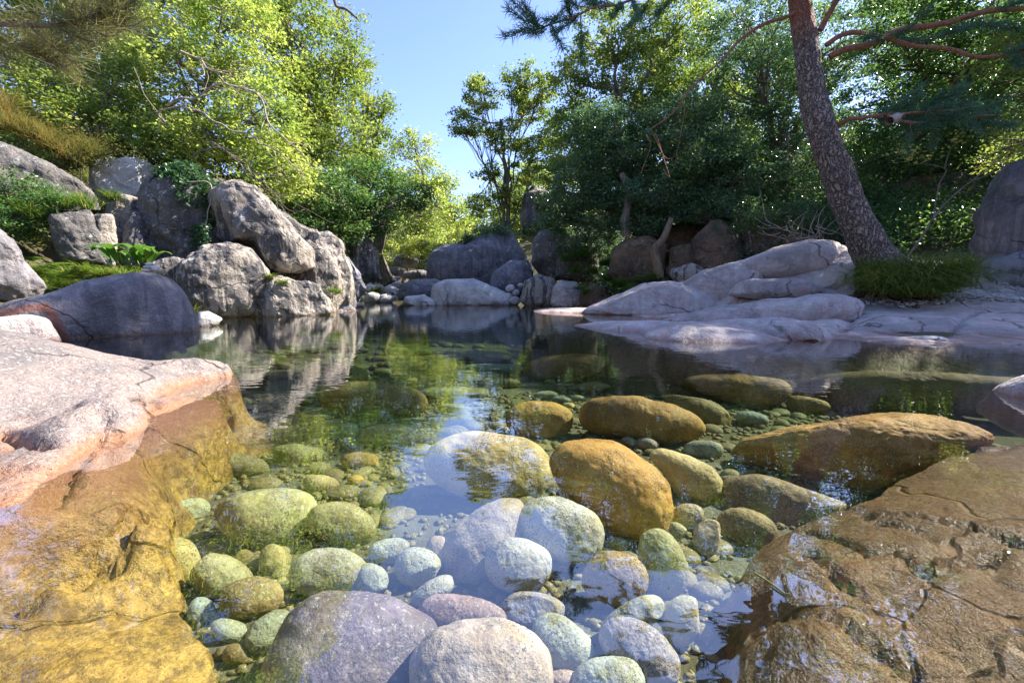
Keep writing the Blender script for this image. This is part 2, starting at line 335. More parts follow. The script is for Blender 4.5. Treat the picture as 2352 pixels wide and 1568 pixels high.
# ------------------------------------------------------------------ the water
def water():
    m, nt = newmat('clear_pool_water'); q = N(nt)
    geo = q.n('ShaderNodeNewGeometry'); P = geo.outputs['Position']
    patch = q.ramp(q.noise(P, .55, 2, .5), .45, .62)
    a = q.noise(q.scale(P, (5.5, 9, 9)), 1.0, 2, .5, .5); c = q.noise(q.scale(P, (22, 34, 30)), 1.0, 2, .5, .3)
    h = q.math('ADD', q.math('MULTIPLY', a, 1.0), q.math('MULTIPLY', q.math('MULTIPLY', c, patch), .10))
    nb = q.bump(h, 1.0, .0013)
    lw = q.n('ShaderNodeLayerWeight'); lw.inputs['Blend'].default_value = .5; q.l(nb, lw.inputs['Normal'])   # same value from above and below the surface
    fa = lw.outputs['Facing']
    fr = q.math('ADD', q.math('ADD', .045, q.math('MULTIPLY', .64, q.math('POWER', fa, 1.35))), q.math('MULTIPLY', .30, q.math('POWER', fa, 8.0)), True)
    gl = q.n('ShaderNodeBsdfGlossy'); gl.inputs['Roughness'].default_value = .0; q.l(nb, gl.inputs['Normal'])
    tr = q.n('ShaderNodeBsdfTransparent'); tr.inputs[0].default_value = (1, 1, 1, 1)
    mx = q.n('ShaderNodeMixShader'); q.l(fr, mx.inputs[0]); q.l(tr.outputs[0], mx.inputs[1]); q.l(gl.outputs[0], mx.inputs[2])
    ab = q.n('ShaderNodeVolumeAbsorption'); ab.inputs['Color'].default_value = (.60, .82, .45, 1); ab.inputs['Density'].default_value = .32
    o = q.n('ShaderNodeOutputMaterial'); q.l(mx.outputs[0], o.inputs[0]); q.l(ab.outputs[0], o.inputs['Volume'])
    x0, x1, y0, y1, zb = -9.8, 9.8, -3.5, 24.2, -1.6
    V = [(x0, y0, 0), (x1, y0, 0), (x1, y1, 0), (x0, y1, 0), (x0, y0, zb), (x1, y0, zb), (x1, y1, zb), (x0, y1, zb)]
    Fc = [(0, 1, 2, 3), (7, 6, 5, 4), (0, 4, 5, 1), (1, 5, 6, 2), (2, 6, 7, 3), (3, 7, 4, 0)]
    w = mesh('water', V, Fc, m, smooth=False); tag(w, kind='structure')
water()

# ------------------------------------------------------------------ rocks
_ICO = {}
def ico(s):
    if s not in _ICO:
        bm = bmesh.new(); bmesh.ops.create_icosphere(bm, subdivisions=s, radius=1)
        V = np.array([v.co[:] for v in bm.verts]); Fc = np.array([[v.index for v in f.verts] for f in bm.faces]); bm.free()
        _ICO[s] = (V, Fc)
    return _ICO[s]
def ell(cx, cy, rx, ry, rot=0, n=20, sq=1.0, wob=.05):
    t = np.arange(n)*2*math.pi/n; c, s = np.cos(t), np.sin(t)
    x = rx*np.sign(c)*np.abs(c)**sq; y = ry*np.sign(s)*np.abs(s)**sq
    k = 1+wob*np.sin(2*t+cx)+wob*.7*np.sin(3*t+cy*1.3); a = R(rot)
    return [(cx+(xx*math.cos(a)-yy*math.sin(a)), cy+(xx*math.sin(a)+yy*math.cos(a))) for xx, yy in zip(x*k, y*k)]
def radial(P2, sm=2.2):
    """outline (n,2) about its centre -> R(theta) table"""
    n = 360; th = np.arange(n)*2*math.pi/n; out = np.full(n, 1e-3); m = len(P2)
    for i in range(m):
        a, b = P2[i], P2[(i+1) % m]; e = b-a
        D = np.stack([np.cos(th), np.sin(th)], 1); den = D[:, 0]*e[1]-D[:, 1]*e[0]
        den = np.where(np.abs(den) < 1e-9, 1e-9, den)
        t = (a[0]*e[1]-a[1]*e[0])/den; u = (a[0]*D[:, 1]-a[1]*D[:, 0])/den
        ok = (t > 0) & (u >= -1e-6) & (u <= 1+1e-6); out = np.where(ok, np.maximum(out, t), out)
    k = np.exp(-.5*(np.arange(-15, 16)/max(sm, .3)/2)**2); k /= k.sum()
    return np.convolve(np.concatenate([out[-15:], out, out[:15]]), k, 'valid')
def rock(name, label, cat, outline, mat, Y=None, z=None, thick=.8, group=None, sub=6, amp=.05, freq=1.6, e=.75,
         color=None, maxz=None, facets=0, sm=2.2, vein=None, lay=0):
    """outline: the rock's seen contour; it stands in a plane across the line of sight at distance Y (or lying at height z), thick = depth / half width"""
    global _seed; _seed += 1
    O = np.array(outline, float); c = (O.max(0)+O.min(0))/2
    rc = ray(*c); C = CAM+rc*(Y/rc[1]) if Y is not None else CAM+rc*((z-CH)/rc[2])
    d = C-CAM; n = d/np.linalg.norm(d)
    if Y is not None: n = np.array([d[0], d[1], 0]); n /= np.linalg.norm(n)
    r = np.cross(n, (0, 0, 1)); r /= np.linalg.norm(r); u = np.cross(r, n)
    P2 = []
    for px, py in O:
        q = ray(px, py); t = (d@n)/(q@n); w = q*t-d; P2.append((w@r, w@u))
    P2 = np.array(P2); tab = radial(P2, sm); W = (P2[:, 0].max()-P2[:, 0].min())/2; H = (P2[:, 1].max()-P2[:, 1].min())/2
    S = math.sqrt(W*H); V, Fc = ico(sub)
    s = np.hypot(V[:, 0], V[:, 1]); th = np.arctan2(V[:, 1], V[:, 0]) % (2*math.pi)
    Rr = np.interp(th*180/math.pi, np.arange(361), np.append(tab, tab[0]))*s**e
    ax = Rr*np.cos(th); ay = Rr*np.sin(th); T = thick*S
    az = np.sign(V[:, 2])*np.abs(V[:, 2])**e*T
    Pw = C+ax[:, None]*r+ay[:, None]*u+az[:, None]*n
    if lay: Pw = Pw+np.array([0, lay, 0])*np.clip((Pw[:, 2:3]-C[2])/(H+1e-6), -1, 1)*S  # leans back
    N_ = ax[:, None]*r/(W+1e-6)+ay[:, None]*u/(H+1e-6)+(az/(T+1e-6))[:, None]*n; N_ /= np.linalg.norm(N_, axis=1)[:, None]+1e-9
    q = (Pw-C)/S
    if facets:   # flat broken faces: push points beyond random planes back onto them
        rr = np.random.default_rng(_seed+100)
        for k in range(facets):
            pn = rr.standard_normal(3); pn /= np.linalg.norm(pn); ext = (q@pn).max(); cut = ext*rr.uniform(.72, .93)
            over = np.clip(q@pn-cut, 0, None); q = q-over[:, None]*pn*.9
        Pw = C+q*S
    f = fbm(q*freq+_seed*3.1, _seed, 5, .5); rg = 1-np.abs(fbm(q*freq*1.7+_seed*1.7, _seed+50, 4))*2.2
    Pw = Pw+N_*(amp*S*(f*1.5-.35*np.clip(rg, 0, 1)**4))[:, None]
    if maxz is not None:
        k = .04; zz = maxz-Pw[:, 2]; Pw[:, 2] = maxz-k*np.log1p(np.exp(np.clip(zz/k, -30, 30)))
    attr = None
    if vein is not None:
        px, py, _ = project_all(Pw); dv = np.full(len(Pw), 1e9)
        for (a, b) in zip(vein[:-1], vein[1:]):
            a = np.array(a, float); b = np.array(b, float); ee = b-a; wx, wy = px-a[0], py-a[1]
            t = np.clip((wx*ee[0]+wy*ee[1])/(ee@ee), 0, 1); dv = np.minimum(dv, np.hypot(wx-t*ee[0], wy-t*ee[1]))
        attr = {'vein': np.clip(1.6-(dv+4*fbm(Pw*6, 5))/9, 0, 1)*.85}
    o = mesh(name, Pw, Fc[:, ::-1], mat, loc=(C[0], C[1], Pw[:, 2].min()), attr=attr)
    if color: o.color = (*color, 1)
    return tag(o, label, cat, group)
def project_all(P):
    d = P-CAM; dep = d@FW; return CX+F*(d@RT)/dep, CY-F*(d@UP)/dep, dep
_seed = 0

# --- lilac granite shelf of the right bank, near left and near right outcrops: surfaces through measured points
def tps(ctrl, X, Y, lam=1e-4):
    C = np.array(ctrl, float); n = len(C)
    def U(r2): return np.where(r2 > 1e-12, .5*r2*np.log(r2+1e-12), 0)
    A = np.zeros((n+3, n+3)); r2 = ((C[:, None, :2]-C[None, :, :2])**2).sum(-1)
    A[:n, :n] = U(r2)+lam*np.eye(n); A[:n, n] = 1; A[:n, n+1:] = C[:, :2]; A[n, :n] = 1; A[n+1:, :n] = C[:, :2].T
    b = np.zeros(n+3); b[:n] = C[:, 2]; w = np.linalg.solve(A, b)
    o = w[n]+w[n+1]*X+w[n+2]*Y
    for i in range(n): o = o+w[i]*U((X-C[i, 0])**2+(Y-C[i, 1])**2)
    return o
def outcrop(name, label, cat, ctrl, bounds, step, mat, poly=None, edge=.5, drop=1.2, maxz=None, terr=None, sink=0, nz=(.04, 1.4), creases=(), loc=None, seed=5):
    x0, x1, y0, y1 = bounds; xs = np.arange(x0, x1, step); ys = np.arange(y0, y1, step); X, Y = np.meshgrid(xs, ys)
    Z = tps(ctrl, X, Y)
    P = np.stack([X.ravel(), Y.ravel(), 0*X.ravel()], 1)
    Z = Z+nz[0]*fbm(P*nz[1], seed, 6, .55).reshape(X.shape)
    rg = np.clip(1-np.abs(fbm(P*nz[1]*.6, seed+9, 4)).reshape(X.shape)*7, 0, 1)
    Z = Z-nz[0]*.8*rg**3
    if sink: Z = Z-sink*np.clip(Z/.35, 0, 1)*np.clip((.80-X/Y)/.12, 0, 1)
    if terr:   # layered sheets of exfoliating granite
        hh, am = terr; ph = 2*math.pi*(Z+.35*fbm(P*.45, seed+4, 3).reshape(X.shape)+.05*X)/hh; Z = Z+am*hh/(2*math.pi)*(np.sin(ph)+.35*np.sin(2*ph+1))*np.clip((Z-.02)/.15, 0, 1)
    for (pts, wd, dp) in creases:
        dv = np.full(X.shape, 1e9); pts = np.array(pts)
        wobx = .25*wd*vnoise(P*4/wd*.3, 3).reshape(X.shape)*2
        for a, b in zip(pts[:-1], pts[1:]):
            e = b-a; t = np.clip(((X-a[0])*e[0]+(Y-a[1])*e[1])/(e@e), 0, 1); dv = np.minimum(dv, np.hypot(X-a[0]-t*e[0], Y-a[1]-t*e[1])+wobx)
        Z = Z-dp*np.exp(-(dv/wd)**2)
    if poly is not None:
        s = sdf(X, Y, np.array(poly))+.12*fbm(P*2.5, seed+3, 3).reshape(X.shape); Z = Z-drop*np.clip((s+.0)/edge, 0, 1)**1.2-np.clip(s-edge, 0, 1)*1.5
    if maxz is not None:
        k = .03; zz = maxz-Z; Z = maxz-k*np.log1p(np.exp(np.clip(zz/k, -30, 30)))
    gz = groundz(X, Y); nx = len(xs); i = np.arange(len(ys)-1)[:, None]*nx; j = np.arange(nx-1)[None]
    Fc = np.stack([i+j, i+j+1, i+nx+j+1, i+nx+j], -1).reshape(-1, 4)
    under = ((Z < gz-.10) if maxz is None else (Z < -1.0)).ravel(); keep = ~(under[Fc].all(1)); Fc = Fc[keep]
    V = np.stack([X.ravel(), Y.ravel(), Z.ravel()], 1); used = np.unique(Fc); mp = np.zeros(len(V), int); mp[used] = np.arange(len(used))
    V = V[used]; Fc = mp[Fc]
    o = mesh(name, V, Fc, mat, loc=(V[:, 0].mean(), V[:, 1].mean(), V[:, 2].min())); return tag(o, label, cat)
def cp(px, py, Y): p = at(px, py, Y); return (p[0], p[1], p[2])
def cz(px, py, z): p = onz(px, py, z); return (p[0], p[1], z)
shelf_ctrl = [cz(1330, 712, 0), cz(1400, 722, 0), cz(1480, 727, 0), cz(1370, 757, 0), cz(1480, 776, 0), cz(1600, 786, 0), cz(1780, 787, 0), cz(1940, 777, 0),
    cz(1985, 765, 0), cz(2060, 773, 0), cz(2200, 775, 0), cz(2352, 783, 0), cz(1400, 742, 0), cz(1540, 733, .02),
    cp(1380, 700, 13.0), cp(1440, 672, 12.6), cp(1540, 645, 12.2), cp(1600, 640, 12.0), cp(1660, 600, 12), cp(1780, 570, 11.2), cp(1860, 552, 10.6), cp(1930, 556, 10.0), cp(1940, 600, 9.4),
    cp(1500, 705, 11.0), cp(1620, 690, 10.4), cp(1700, 640, 10.4), cp(1820, 620, 10.0), cp(1600, 722, 8.8), cp(1700, 700, 8.9), cp(1600, 745, 7.2), cp(1700, 715, 7.9), cp(1800, 690, 8.3), cp(1950, 672, 8.5),
    cp(1780, 720, 7.2), cp(1800, 745, 6.2), cp(1900, 740, 6.3), cp(1960, 710, 7.4), cp(2050, 700, 7.8), cp(2050, 730, 6.7), cp(2200, 735, 6.4), cp(2200, 700, 7.6), cp(2352, 720, 6.8), cp(2352, 695, 7.6),
    cp(2100, 672, 8.6), cp(2300, 675, 8.8), cp(2480, 740, 6.6), cp(2020, 610, 9.6), cp(2200, 620, 9.9), cp(2400, 630, 9.9),
    cp(1780, 808, 4.9), cp(1600, 800, 5.15), cp(1450, 785, 6.1), cp(2100, 805, 4.9), cp(2352, 815, 4.75), cp(1300, 757, 7.5), cp(1250, 715, 13.5), (1.1, 5.7, -.75), (2.0, 4.75, -.75), (2.8, 4.4, -.72), (3.8, 4.25, -.7), (5, 4.1, -.65), (6.5, 3.9, -.6), (3, 3.6, -.9), (.7, 6.6, -.75), (2.6, 9.2, -.1), (1.6, 10.3, -.35), (1.0, 14, -.6), (3.5, 15, .1), (6, 14, .7), (9, 13, 1.3)]
outcrop('granite_outcrop', 'broad lilac and grey granite shelf sloping into the pool on the right bank', 'rock', shelf_ctrl,
        (.6, 11.5, 3.4, 14.6), .045, M['shelf'], nz=(.05, 1.0), seed=21, terr=(.34, .5), sink=.16,
        creases=[([cp(1470, 775, 6.4)[:2], cp(1600, 760, 6.6)[:2], cp(1740, 740, 7.0)[:2], cp(1850, 725, 7.2)[:2]], .12, .10),
                 ([cp(1690, 640, 9.9)[:2], cp(1670, 690, 9.6)[:2], cp(1600, 725, 8.7)[:2]], .07, .14),
                 ([cp(1480, 730, 9.3)[:2], cp(1800, 680, 8.9)[:2], cp(1960, 640, 9.2)[:2]], .16, .16),
                 ([cp(2180, 760, 6.0)[:2], cp(2240, 720, 7.2)[:2]], .05, .08), ([cp(1960, 700, 7.4)[:2], cp(1930, 760, 6)[:2]], .08, .10)])
S_ = M['shelf']
for lab, out, Y, th, fc, am in [
 ('smooth rounded granite dome at the left end of the right shelf', [(1326, 718), (1360, 700), (1420, 675), (1480, 652), (1540, 645), (1590, 655), (1640, 675), (1690, 700), (1705, 725), (1600, 738), (1480, 742), (1380, 736)], 11.3, .9, 1, .03),
 ('long flank of granite rising from the dome to the crest of the right shelf', [(1540, 690), (1560, 652), (1610, 625), (1660, 608), (1720, 602), (1760, 625), (1740, 680), (1660, 712), (1580, 715)], 10.9, .8, 3, .05),
 ('smooth grey slab forming the crest of the right shelf beside the pine', [(1630, 625), (1700, 600), (1780, 570), (1860, 551), (1910, 552), (1940, 565), (1945, 600), (1930, 630), (1800, 645), (1690, 645)], 10.5, .8, 2, .03),
 ('brownish lens of granite in the middle of the right shelf', [(1670, 678), (1690, 652), (1730, 637), (1800, 635), (1860, 645), (1890, 668), (1860, 690), (1760, 692)], 9.5, .9, 2, .04),
 ('long sunstreaked ridge of granite across the right shelf', [(1470, 752), (1560, 724), (1650, 702), (1760, 688), (1870, 679), (1960, 676), (1995, 700), (1970, 740), (1850, 755), (1700, 762), (1560, 765)], 8.1, .7, 3, .05),
 ('pink granite bulge at the waterline of the right shelf', [(1640, 792), (1690, 755), (1780, 736), (1870, 742), (1930, 765), (1950, 795), (1800, 808), (1680, 808)], 5.75, .9, 3, .05),
 ('low fractured granite step between the crest slab and the gravel', [(1880, 660), (1890, 630), (1930, 612), (1980, 618), (2000, 645), (1980, 670), (1930, 678)], 9.2, .8, 6, .06)]:
    rock('granite_rock', lab, 'rock', out, S_, Y=Y, thick=th, facets=fc, amp=am*1.15, e=.74, freq=2.2, sub=7, sm=1.2, group='slabs of the right shelf')
near_ctrl = [cz(505, 868, 0), cz(440, 915, 0), cz(330, 985, 0), cz(200, 1068, 0), cz(90, 1140, 0), cz(20, 1168, 0), cz(-80, 1180, 0), cp(470, 845, 3.0), cp(430, 830, 3.05), cp(340, 833, 2.85), cp(240, 820, 2.7), cp(130, 790, 2.75), cp(0, 757, 2.8),
    cp(400, 880, 2.75), cp(300, 900, 2.35), cp(200, 930, 2.1), cp(100, 970, 1.85), cp(0, 900, 2.0), cp(100, 880, 2.2), cp(0, 1040, 1.55), (-2.3, 1.2, .22), (-3.6, 2.6, .5), (-3.8, 1.2, .6), (-3.2, 3.4, .12), (-2.4, 3.5, -.12), (-3.6, 3.9, -.05),
    cz(525, 895, -.06), cz(465, 945, -.12), cz(350, 1045, -.12), cz(330, 1110, -.14), cz(285, 1160, -.06), cz(200, 1180, -.09), cz(520, 960, -.25), cz(120, 1220, -.08), cz(0, 1300, -.10), cz(370, 1190, -.20), cz(300, 1270, -.2), cz(150, 1330, -.2), cz(0, 1420, -.20),
    cz(410, 1330, -.33), cz(420, 1440, -.37), cz(200, 1480, -.29), cz(0, 1560, -.27), cz(480, 1568, -.40), (-1.8, 4.2, -.5)]
outcrop('pink_outcrop', 'pink granite outcrop at the near left, dry above and golden under water', 'rock', near_ctrl, (-4.6, -.25, .2, 4.4), .018, M['near'],
        nz=(.042, 3.0), seed=31, edge=.10, drop=.5,
        poly=[cz(540, 868, -.03)[:2], cz(490, 945, -.12)[:2], cz(395, 1045, -.14)[:2], cz(365, 1110, -.15)[:2], cz(380, 1200, -.2)[:2], cz(400, 1260, -.25)[:2], cz(440, 1310, -.3)[:2], cz(430, 1440, -.35)[:2], cz(500, 1568, -.38)[:2], cz(560, 1700, -.4)[:2], (-.2, 0), (-6, 0), (-6, 4.3), (-2.3, 3.7)], creases=[([cz(40, 1420, -.25)[:2], cz(110, 1370, -.25)[:2], cz(260, 1310, -.25)[:2], cz(370, 1240, -.25)[:2]], .03, .13),
                                          ([cz(120, 1240, -.15)[:2], cz(190, 1150, -.15)[:2], cz(250, 1060, -.1)[:2]], .025, .07), ([cp(0, 985, 1.75)[:2], cp(60, 1050, 1.6)[:2], cp(110, 1075, 1.55)[:2]], .02, .06)])
right_ctrl = [cz(1745, 1300, -.24), cz(1790, 1250, -.22), cz(1880, 1190, -.2), cz(1980, 1150, -.18), cz(2120, 1100, -.15), cz(2352, 1020, -.10), cz(1740, 1420, -.26), cz(1720, 1540, -.28),
    cz(1850, 1320, -.13), cz(2000, 1250, -.10), cz(2150, 1180, -.09), cz(2352, 1120, -.06), cz(1850, 1450, -.15), cz(2000, 1400, -.12), cz(2200, 1320, -.08), cz(2352, 1250, -.06),
    cz(2000, 1560, -.16), cz(2200, 1500, -.12), cz(2352, 1480, -.10), (2.4, .4, -.05), (3.4, 1.0, .1), (3.2, 2.0, -.02), cz(1850, 1600, -.2), (.8, .5, -.3)]
outcrop('brown_rock', 'huge rough brown bedrock hump under shallow water at the lower right', 'rock', right_ctrl, (.3, 4.2, .1, 3.2), .018, M['brown'],
        poly=[cz(1725, 1700, -.4)[:2], cz(1722, 1500, -.3)[:2], cz(1735, 1330, -.26)[:2], cz(1790, 1235, -.24)[:2], cz(1960, 1150, -.2)[:2], cz(2130, 1085, -.17)[:2], cz(2290, 1020, -.12)[:2], cz(2500, 960, -.05)[:2], (4.6, 2.4), (4.6, -.5), (.5, -.5)],
        edge=.16, drop=.4, maxz=-.03, nz=(.045, 2.2), seed=41,
        creases=[([cz(1860, 1200, -.15)[:2], cz(1980, 1270, -.12)[:2], cz(2120, 1310, -.1)[:2], cz(2300, 1290, -.1)[:2]], .014, .05),
                 ([cz(1850, 1270, -.15)[:2], cz(1930, 1350, -.12)[:2], cz(2040, 1380, -.1)[:2]], .012, .04), ([cz(1990, 1180, -.15)[:2], cz(2200, 1240, -.12)[:2], cz(2352, 1270, -.1)[:2]], .012, .035),
                 ([cz(2040, 1380, -.12)[:2], cz(2130, 1330, -.12)[:2]], .03, .05), ([cz(1760, 1400, -.2)[:2], cz(1900, 1440, -.15)[:2], cz(2100, 1560, -.15)[:2]], .012, .03)])

# --- rocks of the right side, in and under the water
B = M['brown']
rock('submerged_boulder', 'long golden brown boulder with a sunlit back, under water at the right', 'boulder',
     [(1678, 1050), (1700, 1008), (1780, 975), (1900, 950), (2050, 935), (2200, 945), (2290, 985), (2300, 1010), (2200, 1060), (2080, 1110), (1970, 1150), (1850, 1130), (1740, 1100)],
     M['stone'], z=-.30, thick=.8, amp=.07, maxz=-.03, facets=5, e=.8, freq=2.0, color=(.70, .42, .13), sub=7)
rock('submerged_rock', 'smooth flat brown slab under water below the long golden brown boulder', 'slab',
     [(1640, 1180), (1660, 1100), (1740, 1085), (1880, 1130), (1960, 1160), (1860, 1230), (1780, 1290), (1690, 1290), (1650, 1240)], M['stone'], z=-.46, thick=.45, amp=.03, maxz=-.2, color=(.36, .27, .14))
rock('submerged_rock', 'wide dim brown slab under water in front of the pink waterline of the shelf', 'slab',
     [(1780, 900), (1850, 868), (2000, 850), (2200, 855), (2400, 870), (2500, 930), (2300, 960), (2100, 950), (1900, 960)], M['stone'], z=-.34, thick=.5, amp=.04, maxz=-.05, color=(.28, .20, .10))
rock('emergent_rock', 'speckled lilac rock rising out of the water at the right edge', 'rock',
     [(2235, 940), (2290, 890), (2352, 862), (2450, 830), (2600, 860), (2640, 980), (2500, 1040), (2352, 1010), (2280, 975)], M['shelf'], z=-.06, thick=.8, amp=.05, facets=3)
rock('flat_stone', 'pale flat stone breaking the surface beside the right shelf', 'stone', ell(2125, 782, 58, 12), M['pale'], z=0.0, thick=1.6, sub=5, amp=.03)

